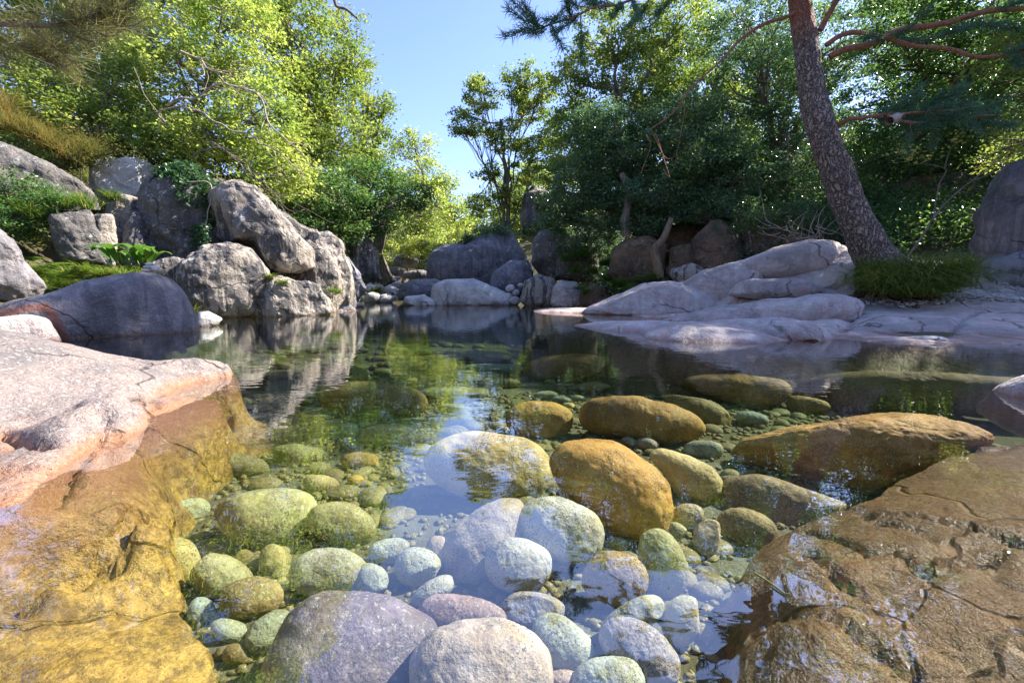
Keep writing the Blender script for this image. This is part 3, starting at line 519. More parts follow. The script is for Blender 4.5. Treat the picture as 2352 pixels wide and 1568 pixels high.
# --- submerged river stones: (outline or ellipse, colour, thickness, label)
GOLD = (.80, .50, .10); GOLD2 = (.68, .45, .13); CREAM = (.90, .74, .34); PALE = (.62, .66, .56); TEAL = (.42, .52, .48); OLIVE = (.50, .42, .16); BRN = (.66, .42, .15)
LILAC = (.48, .44, .50); PINK = (.66, .56, .48); GREYG = (.50, .52, .42); WHITE = (.76, .78, .72); RED = (.42, .31, .30)
STN = [
 ([(1258, 1060), (1290, 1012), (1350, 997), (1410, 1002), (1450, 1028), (1500, 1062), (1540, 1110), (1547, 1180), (1530, 1225), (1480, 1243), (1400, 1235), (1340, 1190), (1290, 1130)], (.85, .50, .10), 'largest golden boulder in the middle of the pool, gold top and darker base'),
 ([(1325, 950), (1345, 918), (1400, 906), (1470, 908), (1550, 928), (1610, 955), (1628, 985), (1600, 1012), (1540, 1028), (1480, 1022), (1400, 1005), (1340, 985)], (.72, .45, .12), 'long smooth golden boulder just beyond the largest golden boulder'),
 ((1240, 965, 77, 46, 6), GOLD, 'yellow blunt boulder left of the long smooth golden boulder'),
 ((1125, 1072, 150, 82, 3), CREAM, 'broad pale boulder half hidden by the bright sky reflection'),
 ([(1485, 1042), (1515, 1028), (1580, 1043), (1640, 1072), (1662, 1105), (1655, 1140), (1620, 1156), (1565, 1148), (1535, 1105), (1505, 1068)], CREAM, 'cream wedge shaped stone touching the right side of the largest golden boulder'),
 ((1617, 1033, 45, 24, 4), (.58, .62, .50), 'pale flat disc of stone on the sand above the cream wedge'),
 ((1605, 942, 82, 30, 22), OLIVE, 'narrow brown stone between the long golden boulder and the wide brown one'),
 ([(1558, 876), (1600, 860), (1700, 858), (1790, 868), (1826, 895), (1800, 925), (1740, 940), (1680, 930), (1610, 902)], BRN, 'wide brown boulder behind, to the right of the narrow brown stone'),
 ([(1195, 850), (1212, 822), (1300, 814), (1450, 813), (1540, 822), (1582, 838), (1540, 862), (1440, 880), (1300, 884), (1200, 874)], (.72, .38, .12), 'very long red brown boulder, farthest of the big submerged ones'),
 ((1852, 930, 60, 20, 8), BRN, 'almond shaped brown stone right of the wide brown boulder'),
 ((1727, 963, 40, 18, 6), TEAL, 'pale bluish oval stone alone on the sand at the right'),
 ((1625, 850, 58, 13, 2), OLIVE, 'low olive stone just right of the very long red brown boulder'),
 ((1290, 808, 52, 10, 0), TEAL, 'thin pale teal stone beyond the very long red brown boulder'),
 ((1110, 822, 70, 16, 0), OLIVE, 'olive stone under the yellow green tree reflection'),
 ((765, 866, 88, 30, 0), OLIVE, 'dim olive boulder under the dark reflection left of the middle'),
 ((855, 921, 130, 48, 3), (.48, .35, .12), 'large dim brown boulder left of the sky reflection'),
 ((693, 906, 30, 10, 2), TEAL, 'small pale teal stone left of the large dim brown boulder'),
 ((728, 952, 38, 21, 0), GREYG, 'grey green stone below the small pale teal stone'),
 ((763, 976, 28, 14, -8), OLIVE, 'small brown stone right below the grey green stone'),
 ((804, 988, 22, 18, 0), GREYG, 'small round grey stone under the left end of the olive block'),
 ((892, 1002, 66, 30, -4), OLIVE, 'olive block shaped stone above the ringed golden stone'),
 ((826, 1058, 46, 21, 0), GOLD2, 'golden stone ringed by fine ripples left of the sky reflection'),
 ((817, 1105, 20, 15, -10), (.62, .38, .08), 'small orange stone below the ringed golden stone'),
 ((736, 1113, 42, 24, 4), (.62, .50, .24), 'pinkish yellow stone left of the small orange stone'),
 ((612, 1187, 120, 70, -4), (.62, .62, .34), 'large pale speckled boulder under green reflections at the left'),
 ((785, 1203, 84, 48, 8), (.50, .48, .22), 'olive yellow boulder right beside the large pale speckled boulder'),
 ((505, 1325, 80, 54, 18), (.50, .48, .24), 'rounded yellow green stone at the lower left'),
 ((577, 1374, 78, 47, -12), (.44, .32, .13), 'brown rounded stone overlapping the rounded yellow green stone'),
 ((462, 1403, 33, 33, 0), (.44, .52, .46), 'small blue grey stone at the foot of the brown rounded stone'),
 ((527, 1448, 44, 28, 10), (.50, .56, .42), 'pale green kidney shaped stone below the brown rounded stone'),
 ((626, 1286, 33, 37, 0), (.52, .46, .18), 'upright yellow stone above the brown rounded stone'),
 ((562, 1285, 26, 24, 0), OLIVE, 'dim olive stone left of the upright yellow stone'),
 ((548, 1503, 38, 28, 0), (.36, .28, .11), 'small brown stone nearest the dark lower left corner'),
 ((618, 1450, 66, 38, -38), (.46, .52, .36), 'slanting pale green stone left of the big lilac slab'),
 ([(595, 1540), (625, 1478), (660, 1410), (720, 1365), (830, 1350), (900, 1362), (960, 1400), (1005, 1432), (1000, 1520), (980, 1620), (900, 1680), (650, 1680)], (.27, .22, .28), 'big smooth lilac grey slab at the bottom of the picture'),
 ((1060, 1412, 110, 46, 6), (.44, .30, .30), 'reddish stone ridge between the lilac slab and the big speckled boulder'),
 ([(935, 1560), (940, 1500), (985, 1450), (1060, 1424), (1140, 1418), (1210, 1440), (1258, 1490), (1270, 1560), (1240, 1640), (1100, 1680), (960, 1640)], (.70, .60, .52), 'big pink and black speckled boulder nearest at the bottom'),
 ((1290, 1217, 100, 76, 24), WHITE, 'large white speckled boulder below the largest golden boulder'),
 ((1189, 1297, 77, 66, 8), (.74, .74, .66), 'round pale stone at the lower left of the large white boulder'),
 ((1411, 1330, 80, 64, 6), (.52, .36, .20), 'round orange brown stone at the lower right of the large white boulder'),
 ((1521, 1294, 84, 54, 66), (.46, .46, .22), 'tall olive egg shaped stone right of the round orange brown stone'),
 ((1567, 1424, 46, 63, 4), (.58, .54, .34), 'upright oval speckled stone below the tall olive stone'),
 ((1452, 1420, 84, 40, -32), (.60, .62, .44), 'pale wedge of stone under the round orange brown stone'),
 ((1470, 1502, 108, 66, 36), (.50, .46, .50), 'smooth lilac stone below the pale wedge'),
 ((1292, 1482, 88, 58, 50), (.52, .58, .50), 'pale bluish leaning stone right of the big speckled boulder'),
 ((1397, 1570, 84, 66, 0), (.60, .66, .58), 'pale stone cut by the bottom edge right of the middle'),
 ((1290, 1575, 50, 40, 0), (.56, .42, .36), 'pinkish stone in the gap at the bottom edge'),
 ((1222, 1398, 74, 40, 4), (.50, .48, .56), 'lilac stone under the round pale stone'),
 ((755, 1315, 92, 60, -4), (.56, .56, .46), 'speckled grey stone at the edge of the sky reflection'),
 ((854, 1330, 40, 37, 0), (.62, .68, .62), 'small round white stone right of the speckled grey stone'),
 ((893, 1264, 50, 30, -14), (.62, .66, .54), 'tilted speckled white stone above the small round white one'),
 ((958, 1301, 54, 45, 0), (.62, .66, .60), 'round bluish white stone right of the tilted speckled one'),
 ((994, 1357, 56, 27, -32), (.58, .60, .58), 'slanting white stone below the round bluish white stone'),
 ((1012, 1268, 34, 40, 0), PINK, 'pinkish stone behind the round bluish white stone'),
 ([(1000, 1250), (1040, 1210), (1090, 1175), (1150, 1146), (1198, 1142), (1207, 1165), (1200, 1240), (1160, 1300), (1130, 1350), (1080, 1385), (1030, 1360), (1005, 1310)], (.52, .44, .36), 'large cream pink boulder left of the large white boulder'),
 ((1580, 1187, 36, 34, 10), (.70, .60, .46), 'small pinkish cream stone below the cream wedge'),
 ((1550, 1221, 30, 22, 20), (.60, .62, .44), 'small pale green stone below the small pinkish cream one'),
 ((1416, 1249, 28, 18, 10), (.46, .50, .30), 'small green grey stone between the white boulder and the olive egg stone'),
 ((1716, 1214, 72, 46, 12), (.44, .34, .16), 'speckled brown stone on the flat slab at the right'),
 ((1625, 1235, 34, 44, 10), (.60, .48, .36), 'pink brown stone right of the small pale green stone'),
 ((345, 1035, 36, 20, -10), (.70, .60, .50), 'small pale block by the left outcrop'),
 ((420, 1178, 70, 30, -16), (.60, .64, .40), 'pale yellow green stone in the gap beside the left outcrop'),
 ((410, 1290, 50, 62, -20), (.56, .46, .16), 'yellow stone leaning on the left outcrop'),
 ((1255, 908, 30, 10, 0), GREYG, 'flat grey pebble above the yellow blunt boulder'),
 ((1306, 933, 17, 9, 0), CREAM, 'cream pebble at the corner of the yellow blunt boulder'),
 ((1288, 919, 24, 10, 0), TEAL, 'teal grey pebble beside the cream pebble'),
 ((1327, 915, 15, 8, 0), PALE, 'tiny pale pebble right of the teal grey pebble'),
 ((1362, 892, 44, 14, 0), OLIVE, 'olive stone in the gap below the very long red brown boulder'),
 ((1487, 1020, 28, 15, 12), PINK, 'small pinkish stone under the long smooth golden boulder'),
 ((1447, 1016, 22, 13, 20), (.5, .42, .26), 'small brown stone touching the small pinkish one'),
 ((1560, 1062, 42, 16, 14), TEAL, 'teal sliver of stone behind the cream wedge'),
 ((1480, 895, 42, 12, 8), TEAL, 'pale flat stone behind the long smooth golden boulder'),
 ((1700, 1120, 60, 26, 14), (.32, .30, .20), 'dim stone lying on the sand right of the cream wedge'),
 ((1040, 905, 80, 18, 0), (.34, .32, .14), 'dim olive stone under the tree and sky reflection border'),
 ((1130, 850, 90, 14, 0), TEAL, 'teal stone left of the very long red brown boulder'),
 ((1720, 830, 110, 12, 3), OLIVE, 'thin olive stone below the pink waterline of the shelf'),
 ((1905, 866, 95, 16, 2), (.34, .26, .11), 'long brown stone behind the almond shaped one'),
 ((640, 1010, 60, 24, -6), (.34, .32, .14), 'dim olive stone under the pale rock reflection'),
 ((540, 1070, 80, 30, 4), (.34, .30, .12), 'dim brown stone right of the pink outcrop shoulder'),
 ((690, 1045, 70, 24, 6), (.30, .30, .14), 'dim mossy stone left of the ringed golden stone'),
]
TAKEN = []
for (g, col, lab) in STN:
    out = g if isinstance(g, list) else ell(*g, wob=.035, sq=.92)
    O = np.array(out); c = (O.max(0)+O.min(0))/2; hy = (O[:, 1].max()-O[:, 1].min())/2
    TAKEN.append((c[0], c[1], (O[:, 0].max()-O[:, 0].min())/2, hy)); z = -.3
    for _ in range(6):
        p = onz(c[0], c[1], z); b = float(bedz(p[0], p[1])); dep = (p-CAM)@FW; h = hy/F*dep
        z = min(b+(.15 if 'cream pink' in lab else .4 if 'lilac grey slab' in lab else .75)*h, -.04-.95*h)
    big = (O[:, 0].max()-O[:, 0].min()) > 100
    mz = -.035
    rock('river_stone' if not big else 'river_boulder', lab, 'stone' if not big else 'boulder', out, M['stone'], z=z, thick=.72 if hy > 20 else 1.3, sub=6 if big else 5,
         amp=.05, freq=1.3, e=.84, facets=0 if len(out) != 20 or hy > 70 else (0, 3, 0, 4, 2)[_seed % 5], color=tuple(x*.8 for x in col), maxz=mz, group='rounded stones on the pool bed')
def bed_boulders():
    k = 0
    for i in range(400):
        Y = 3.2+rng.random()*7.5; X = rng.uniform(-.62, .55)*Y; 
        if sdf(np.array([X]), np.array([Y]))[0] > -.5: continue
        px, py, _ = project_all(np.array([X, Y, float(bedz(X, Y))+.05])); r_ = rng.uniform(14, 46)*(4.5/Y)**.5
        if any(abs(px-a) < (b+r_*.75) and abs(py-c) < (d+r_*.3) for a, c, b, d in TAKEN): continue
        TAKEN.append((px, py, r_, r_*.35)); k += 1
        w_ = r_/F*Y; z = min(float(bedz(X, Y))+w_*.25, -.3)
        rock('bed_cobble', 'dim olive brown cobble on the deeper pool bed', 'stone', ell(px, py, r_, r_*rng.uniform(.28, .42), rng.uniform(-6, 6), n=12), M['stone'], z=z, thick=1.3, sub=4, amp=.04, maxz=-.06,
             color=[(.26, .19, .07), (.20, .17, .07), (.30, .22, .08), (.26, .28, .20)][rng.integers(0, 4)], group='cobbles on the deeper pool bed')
        if k > 75: break
bed_boulders()
# countless gravel and cobbles between them
def bed_cobbles():
    mb = MB(); V0, F0 = ico(3); V1, F1 = ico(1); k = 0
    for i in range(1500):
        Y = .8+rng.random()**1.3*12; X = rng.uniform(-1.2, 1.2)*(Y*.85+.6)
        if sdf(np.array([X]), np.array([Y]))[0] > -.15: continue
        s = rng.uniform(.012, .045)*(1+Y*.22)
        V = V0*np.array([s*rng.uniform(.8, 1.5), s*rng.uniform(.7, 1.2), s*rng.uniform(.4, .7)]); a = rng.uniform(0, 6.28)
        V = V@np.array([[math.cos(a), -math.sin(a), 0], [math.sin(a), math.cos(a), 0], [0, 0, 1]])+np.array([X, Y, float(groundz(np.array([X]), np.array([Y]))[0])+s*.2])
        mb.add(V, F0); k += 1
    for i in range(6000):
        Y = .9+rng.random()**1.2*4.5; X = rng.uniform(-.75, .8)*(Y*.9+.3)
        if sdf(np.array([X]), np.array([Y]))[0] > -.3: continue
        s = rng.uniform(.005, .014)*(1+Y*.3); mb.add(V1*(s*rng.uniform(.6, 1.5, 3)*np.array([1, 1, .7]))+np.array([X, Y, float(groundz(np.array([X]), np.array([Y]))[0])+s*.25]), F1)
    o = mb.build('gravel', M['stone']); o.color = (.26, .22, .10, 1)
    tag(o, 'small gravel and cobbles scattered over the sandy pool bed', 'gravel', kind='stuff')
bed_cobbles()

# --- left bank rocks
rock('boulder', 'smooth dark domed boulder standing in the water at the left', 'boulder',
     [(-60, 735), (20, 690), (90, 678), (150, 662), (190, 645), (260, 634), (330, 625), (368, 630), (405, 652), (435, 690), (458, 740), (466, 790), (380, 810), (200, 815), (60, 815), (-60, 800)], M['dark'], Y=6.0, thick=.62, amp=.03,
     vein=[(0, 722), (60, 708), (105, 705), (125, 730), (140, 765), (165, 800)], sub=7, e=.82)
rock('flat_rock', 'flat lilac rock in front of the dark domed boulder at the left edge', 'rock', [(-80, 740), (0, 728), (60, 722), (110, 730), (135, 770), (150, 800), (0, 810), (-80, 800)], M['shelf'], Y=5.1, thick=.35, amp=.04)
rock('flat_rock', 'pale low rock tip at the foot of the dark domed boulder', 'rock', [(440, 742), (455, 716), (480, 714), (512, 732), (500, 745), (470, 765), (440, 765)], M['pale'], Y=7.6, thick=.8, amp=.04, sub=5)
rock('flat_rock', 'flat grey rock behind the dark domed boulder at the left edge', 'rock', [(-80, 690), (0, 668), (70, 672), (140, 685), (140, 720), (-80, 725)], M['grey'], Y=7.2, thick=.5, amp=.03)
for i, (x, y, rx, ry) in enumerate([(340, 621, 15, 5), (341, 613, 13, 4.5), (343, 606, 10, 4), ((358), 617, 12, 8)]):
    rock('cairn_stone', ['bottom stone of the little cairn on the dark domed boulder', 'middle stone of the little cairn on the dark domed boulder', 'top stone of the little cairn on the dark domed boulder', 'stone leaning beside the little cairn on the dark boulder'][i],
         'stone', ell(x, y, rx, ry), M['pale'], Y=5.85, thick=1, sub=4, group='little cairn on the dark boulder')
W_, WD = M['wall'], M['walldark']
LB = [
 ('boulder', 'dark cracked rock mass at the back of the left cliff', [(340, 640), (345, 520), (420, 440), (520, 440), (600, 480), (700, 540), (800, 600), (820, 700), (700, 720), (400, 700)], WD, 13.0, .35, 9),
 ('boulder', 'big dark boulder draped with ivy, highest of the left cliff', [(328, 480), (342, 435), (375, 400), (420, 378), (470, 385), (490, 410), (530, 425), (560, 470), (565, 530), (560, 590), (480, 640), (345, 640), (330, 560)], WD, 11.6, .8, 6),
 ('boulder', 'light ridged boulder leaning over the water right of the ivy', [(500, 440), (530, 425), (560, 421), (592, 440), (640, 492), (662, 532), (697, 575), (702, 625), (670, 650), (610, 610), (585, 565), (530, 558), (495, 520)], W_, 11.3, .75, 5),
 ('boulder', 'rounded pale boulder with black streaks at the waterline below the ivy', [(418, 650), (430, 600), (470, 566), (520, 560), (570, 572), (600, 605), (608, 655), (585, 705), (540, 735), (480, 740), (425, 725)], W_, 10.3, .8, 2),
 ('boulder', 'lobed grey boulder at the waterline right of the pale streaked boulder', [(570, 735), (588, 665), (620, 630), (670, 640), (715, 655), (740, 690), (752, 735), (660, 745)], W_, 10.8, .7, 3),
 ('boulder', 'tall striped boulder with vertical dark stripes above the waterline', [(678, 720), (690, 620), (684, 565), (704, 545), (740, 548), (765, 590), (782, 660), (785, 720)], W_, 12.2, .7, 3),
 ('boulder', 'smooth round shouldered boulder behind the tall striped boulder', [(700, 700), (700, 560), (712, 538), (755, 534), (782, 555), (800, 620), (808, 710)], W_, 13.2, .8, 2),
 ('boulder', 'yellow lichened boulder peeping over the light ridged boulder', [(655, 560), (660, 530), (690, 520), (725, 530), (730, 560), (700, 600), (660, 600)], W_, 14.0, .8, 2),
 ('flat_rock', 'low bluish rock lying at the foot of the striped boulder', [(738, 725), (750, 690), (785, 688), (812, 712), (800, 730)], M['grey'], 13.0, 1.0, 0),
 ('boulder', 'grey block filling the cliff between the striped and ridged boulders', [(600, 640), (640, 560), (690, 580), (700, 660), (660, 700), (610, 690)], W_, 12.0, .7, 4),
 ('rock_ledge', 'blocky pale ledge beside the roots of the far bank tree', [(790, 625), (800, 575), (795, 545), (830, 530), (855, 545), (862, 590), (868, 640), (830, 655), (800, 650)], W_, 17.5, .7, 6),
 ('boulder', 'grey slanting rock right behind the striped boulder', [(780, 680), (782, 600), (800, 590), (825, 630), (838, 665), (820, 690)], M['grey'], 15.5, .8, 4),
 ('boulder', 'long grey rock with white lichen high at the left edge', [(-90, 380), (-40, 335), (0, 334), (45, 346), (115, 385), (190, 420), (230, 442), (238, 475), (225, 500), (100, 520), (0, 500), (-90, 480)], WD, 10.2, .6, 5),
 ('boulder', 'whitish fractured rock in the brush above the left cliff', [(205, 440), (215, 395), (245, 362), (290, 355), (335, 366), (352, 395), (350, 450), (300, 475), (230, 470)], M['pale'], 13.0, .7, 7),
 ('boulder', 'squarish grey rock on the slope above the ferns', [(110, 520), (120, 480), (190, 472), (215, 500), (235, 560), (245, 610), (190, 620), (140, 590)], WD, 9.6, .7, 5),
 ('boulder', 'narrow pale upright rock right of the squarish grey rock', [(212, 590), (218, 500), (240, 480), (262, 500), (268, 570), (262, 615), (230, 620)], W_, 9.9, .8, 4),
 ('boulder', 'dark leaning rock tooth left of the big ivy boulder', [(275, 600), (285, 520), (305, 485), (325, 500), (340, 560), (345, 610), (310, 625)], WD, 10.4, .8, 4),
 ('boulder', 'buff rocks stepping down behind the narrow upright rock', [(238, 520), (260, 450), (320, 440), (340, 480), (330, 560), (280, 580)], W_, 11.8, .7, 6),
 ('boulder', 'steep dark wedge of rock at the left edge', [(-120, 640), (-80, 520), (0, 528), (32, 570), (70, 620), (98, 655), (60, 690), (-100, 690)], M['dark'], 6.8, .55, 3),
 ('boulder', 'buff cracked rock under the ivy boulder beside the broad leaved plant', [(340, 650), (350, 605), (400, 590), (440, 600), (450, 650), (430, 690), (350, 690)], W_, 10.0, .8, 4),
]
ROCKS = {}
for nm, lab, out, mt, Y, th, fc in LB:
    _o = np.array(out, float); _c = (_o.max(0)+_o.min(0))/2; out = ((_o-_c)*((1.10, 1.06) if _c[0] < 460 else (1.2, 1.02))+_c).tolist()
    ROCKS[lab] = rock(nm, lab, 'boulder' if nm == 'boulder' else 'rock', out, mt, Y=Y, thick=th, amp=.085, facets=fc+3, e=.62, freq=2.1, sm=1.0)
# --- far end of the pool and right bank
RB = [
 ('flat_rock', 'white smooth slab sloping into the far end of the pool', [(985, 700), (992, 655), (1030, 640), (1090, 640), (1140, 660), (1180, 684), (1195, 705), (1100, 715), (1000, 715)], M['pale'], 18.5, 1.0, 0),
 ('flat_rock', 'dark low slab left of the white smooth slab', [(912, 690), (918, 655), (950, 642), (1000, 640), (1030, 655), (1020, 690)], M['grey'], 20.5, 1.0, 0),
 ('flat_rock', 'broken pinkish ledge at the foot of the far slabs', [(922, 705), (930, 682), (975, 676), (1000, 690), (1000, 710), (950, 712)], M['pale'], 17.6, .9, 4),
 ('boulder', 'huge dark grey boulder behind the far slabs', [(978, 660), (982, 600), (992, 578), (1020, 566), (1065, 560), (1100, 548), (1150, 524), (1178, 530), (1192, 560), (1222, 610), (1215, 665), (1100, 675)], M['grey'], 23.5, .8, 5),
 ('boulder', 'tall dark rounded boulder standing upright among far foliage', [(1195, 500), (1200, 455), (1225, 430), (1262, 426), (1275, 460), (1265, 520), (1240, 570), (1210, 555)], M['dark'], 27, .8, 2),
 ('boulder', 'dark square edged block right of the huge grey boulder', [(1222, 620), (1226, 550), (1240, 530), (1290, 526), (1318, 545), (1322, 620), (1270, 650)], WD, 19.0, .8, 7),
 ('boulder', 'pointed bluish boulder beside the white smooth slab', [(1122, 665), (1135, 625), (1170, 597), (1200, 600), (1228, 630), (1242, 670), (1180, 690)], M['grey'], 19.4, .8, 2),
 ('boulder', 'rounded buff boulder at the far waterline', [(1192, 692), (1205, 645), (1235, 631), (1275, 636), (1285, 670), (1270, 705), (1215, 710)], W_, 17.4, .8, 1),
 ('boulder', 'squat pink grey boulder at the far waterline with flat top', [(1264, 697), (1270, 655), (1290, 643), (1325, 646), (1340, 675), (1340, 712), (1275, 712)], M['shelf'], 16.4, .8, 3),
 ('boulder', 'dark mossy boulder at the waterline with a green fern', [(1330, 705), (1335, 665), (1365, 650), (1395, 662), (1405, 690), (1390, 712)], M['mossy'], 15.8, .8, 2),
 ('boulder', 'ledge of grey rock under the dark square edged block', [(1270, 640), (1280, 590), (1340, 565), (1380, 590), (1370, 650)], WD, 18.0, .8, 6),
 ('boulder', 'lichen spotted brown boulder left of the pale stump', [(1398, 640), (1405, 575), (1440, 548), (1490, 540), (1530, 560), (1530, 640), (1450, 665)], M['mossy'], 15.6, .8, 5),
 ('boulder', 'tall mossy brown boulder right of the pale stump', [(1585, 600), (1590, 545), (1620, 508), (1660, 505), (1700, 545), (1705, 610), (1660, 650), (1610, 650)], M['mossy'], 14.4, .8, 5),
 ('boulder', 'dark green mossed rock between the stump and the tall mossy boulder', [(1530, 640), (1540, 570), (1590, 555), (1620, 600), (1600, 650)], M['mossy'], 14.8, .8, 4),
 ('boulder', 'low lichened rock at the foot of the tall mossy boulder', [(1535, 630), (1545, 612), (1590, 605), (1625, 620), (1620, 645), (1560, 655)], W_, 14.0, .8, 4),
 ('boulder', 'dark brown rock in the shade right of the tall mossy boulder', [(1690, 600), (1700, 535), (1750, 505), (1800, 520), (1820, 580), (1780, 620)], M['mossy'], 14.2, .8, 5),
 ('boulder', 'low brown rock in the shade behind the shelf crest', [(1795, 575), (1800, 545), (1835, 532), (1875, 545), (1885, 580)], M['mossy'], 13.2, .8, 4),
 ('boulder', 'pale topped slab of rock under the dark shrubs', [(1462, 545), (1465, 522), (1500, 512), (1530, 520), (1535, 545)], W_, 16.8, .8, 4),
 ('boulder', 'dark cave like rock between the shaded boulders', [(1500, 600), (1510, 530), (1600, 500), (1660, 510), (1640, 600)], M['mossy'], 16.5, .8, 5),
 ('boulder', 'big rock wall in deep shade behind the pine', [(1850, 600), (1880, 470), (1990, 440), (2150, 400), (2290, 380), (2330, 500), (2260, 640), (2000, 640)], M['mossy'], 14.0, .4, 8),
 ('boulder', 'tall overhanging grey rock face at the right edge', [(2228, 560), (2240, 440), (2270, 395), (2352, 370), (2480, 340), (2600, 420), (2580, 620), (2400, 650), (2260, 640)], M['dark'], 9.6, .6, 6),
 ('boulder', 'lower brown block under the overhanging rock face', [(2240, 640), (2260, 600), (2352, 575), (2480, 590), (2480, 680), (2290, 672)], M['grey'], 9.2, .6, 5),
 ('stone', 'small brown stone beside the pine roots', [(1960, 620), (1968, 604), (1990, 598), (2008, 608), (2005, 626), (1975, 632)], W_, 9.0, .8, 3),
]
for nm, lab, out, mt, Y, th, fc in RB:
    ROCKS[lab] = rock(nm, lab, 'boulder' if nm == 'boulder' else 'stone' if nm == 'stone' else 'rock', out, mt, Y=Y, thick=th, amp=.07, facets=fc, e=.72, freq=1.8, sm=1.6)
for i in range(46):   # pale heap at the weir
    x = random.uniform(800, 925); t = (x-800)/125; y = random.uniform(632+12*abs(t-.5), 690); rx = random.uniform(8, 21)
    Y = np.interp(y, [630, 690], [26.5, 21.5])
    rock('weir_stone', 'rounded pale stone in the heap across the far weir', 'stone', ell(x, y, rx, rx*random.uniform(.5, .8), random.uniform(-20, 20), n=12), random.choice([M['pale'], M['pale'], W_, M['shelf']]),
         Y=Y, thick=.9, sub=4, amp=.05, group='stones heaped across the weir')
for (x, y, rx, ry, Y, lab) in [(932, 600, 28, 18, 29, 'black rounded boulder in the gap beyond the weir'), (905, 625, 30, 14, 28, 'dark low rock left of the black rounded boulder'), (960, 632, 34, 12, 27, 'dark low rock right of the black rounded boulder'),
                               (890, 640, 18, 10, 26, 'dark small rock at the left side of the gap beyond the weir'), (848, 640, 26, 12, 25.5, 'biggest pale rounded stone on top of the weir heap')]:
    rock('boulder', lab, 'boulder', ell(x, y, rx, ry), M['dark'] if y != 640 or x < 860 and False else M['dark'] if x > 860 else M['pale'], Y=Y, thick=.9, sub=5, amp=.06)
for (x, y, r_) in [(1172, 662, 11), (1185, 672, 9), (1168, 680, 10), (1182, 690, 13), (1196, 655, 7), (1258, 690, 9), (1348, 640, 14), (1262, 646, 12)]:
    rock('bank_stone', 'small pale stone among the boulders at the far waterline', 'stone', ell(x, y, r_, r_*.8), M['pale'], Y=17.9, thick=.9, sub=4, amp=.05, group='small stones at the far waterline')
rock('flat_rock', 'thin pink stone slab at the near waterline of the far left bank', 'rock', ell(800, 700, 40, 8), M['shelf'], Y=16, thick=1.2, sub=5, amp=.03)
def bank_gravel():
    mb = MB(); V0, F0 = ico(2)
    for i in range(1500):
        px = rng.uniform(1990, 2500); py = rng.uniform(655, 700)+(px < 2100)*5; p = at(px, py, rng.uniform(7.6, 9.6)); X, Y = p[0], p[1]
        Z = float(tps(shelf_ctrl, np.array([X]), np.array([Y]))[0]) + .05*rng.random(); s = rng.uniform(.012, .04)
        mb.add(V0*np.array([s, s, s*.5])*rng.uniform(.6, 1.3, 3)+np.array([X, Y, Z]), F0)
    o = mb.build('gravel', M['pale']); tag(o, 'pale gravel and litter strewn over the back of the right shelf', 'gravel', kind='stuff')
bank_gravel()

# ------------------------------------------------------------------ foliage
def leaves(C, size, up=.35, aspect=.5, col=None, spread=None):
    """one diamond leaf per centre"""
    n = len(C); Nn = rng.standard_normal((n, 3)); Nn[:, 2] = np.abs(Nn[:, 2])+up*2; Nn /= np.linalg.norm(Nn, axis=1)[:, None]
    A = np.cross(Nn, rng.standard_normal((n, 3))); A /= np.linalg.norm(A, axis=1)[:, None]; Bv = np.cross(Nn, A)
    s = (size*rng.uniform(.6, 1.35, n))[:, None]
    V = np.stack([C-A*s*.5, C+Bv*s*aspect*.5+Nn*s*.06, C+A*s*.5, C-Bv*s*aspect*.5+Nn*s*.06], 1).reshape(-1, 3)
    Fc = np.arange(n*4).reshape(n, 4); r = np.clip(rng.normal(.45, .22, n), 0, 1) if col is None else np.clip(col+rng.normal(0, .14, n), 0, 1)
    return V, Fc, np.repeat(r, 4)
def blob_points(C, rad, n_cl, n_leaf, cl_r, flat=.6, shell=.35):
    d = rng.standard_normal((n_cl, 3)); d /= np.linalg.norm(d, axis=1)[:, None]
    r = (shell+(1-shell)*rng.random(n_cl))[:, None]**.6; K = C+d*r*np.array(rad)
    cr = cl_r*rng.uniform(.5, 1.3, n_cl)
    P = np.repeat(K, n_leaf, 0)+rng.standard_normal((n_cl*n_leaf, 3))*np.repeat(cr, n_leaf)[:, None]*np.array([1, 1, flat])*.44
    cc = np.repeat(rng.normal(.45, .16, n_cl), n_leaf)
    return K, P, cc
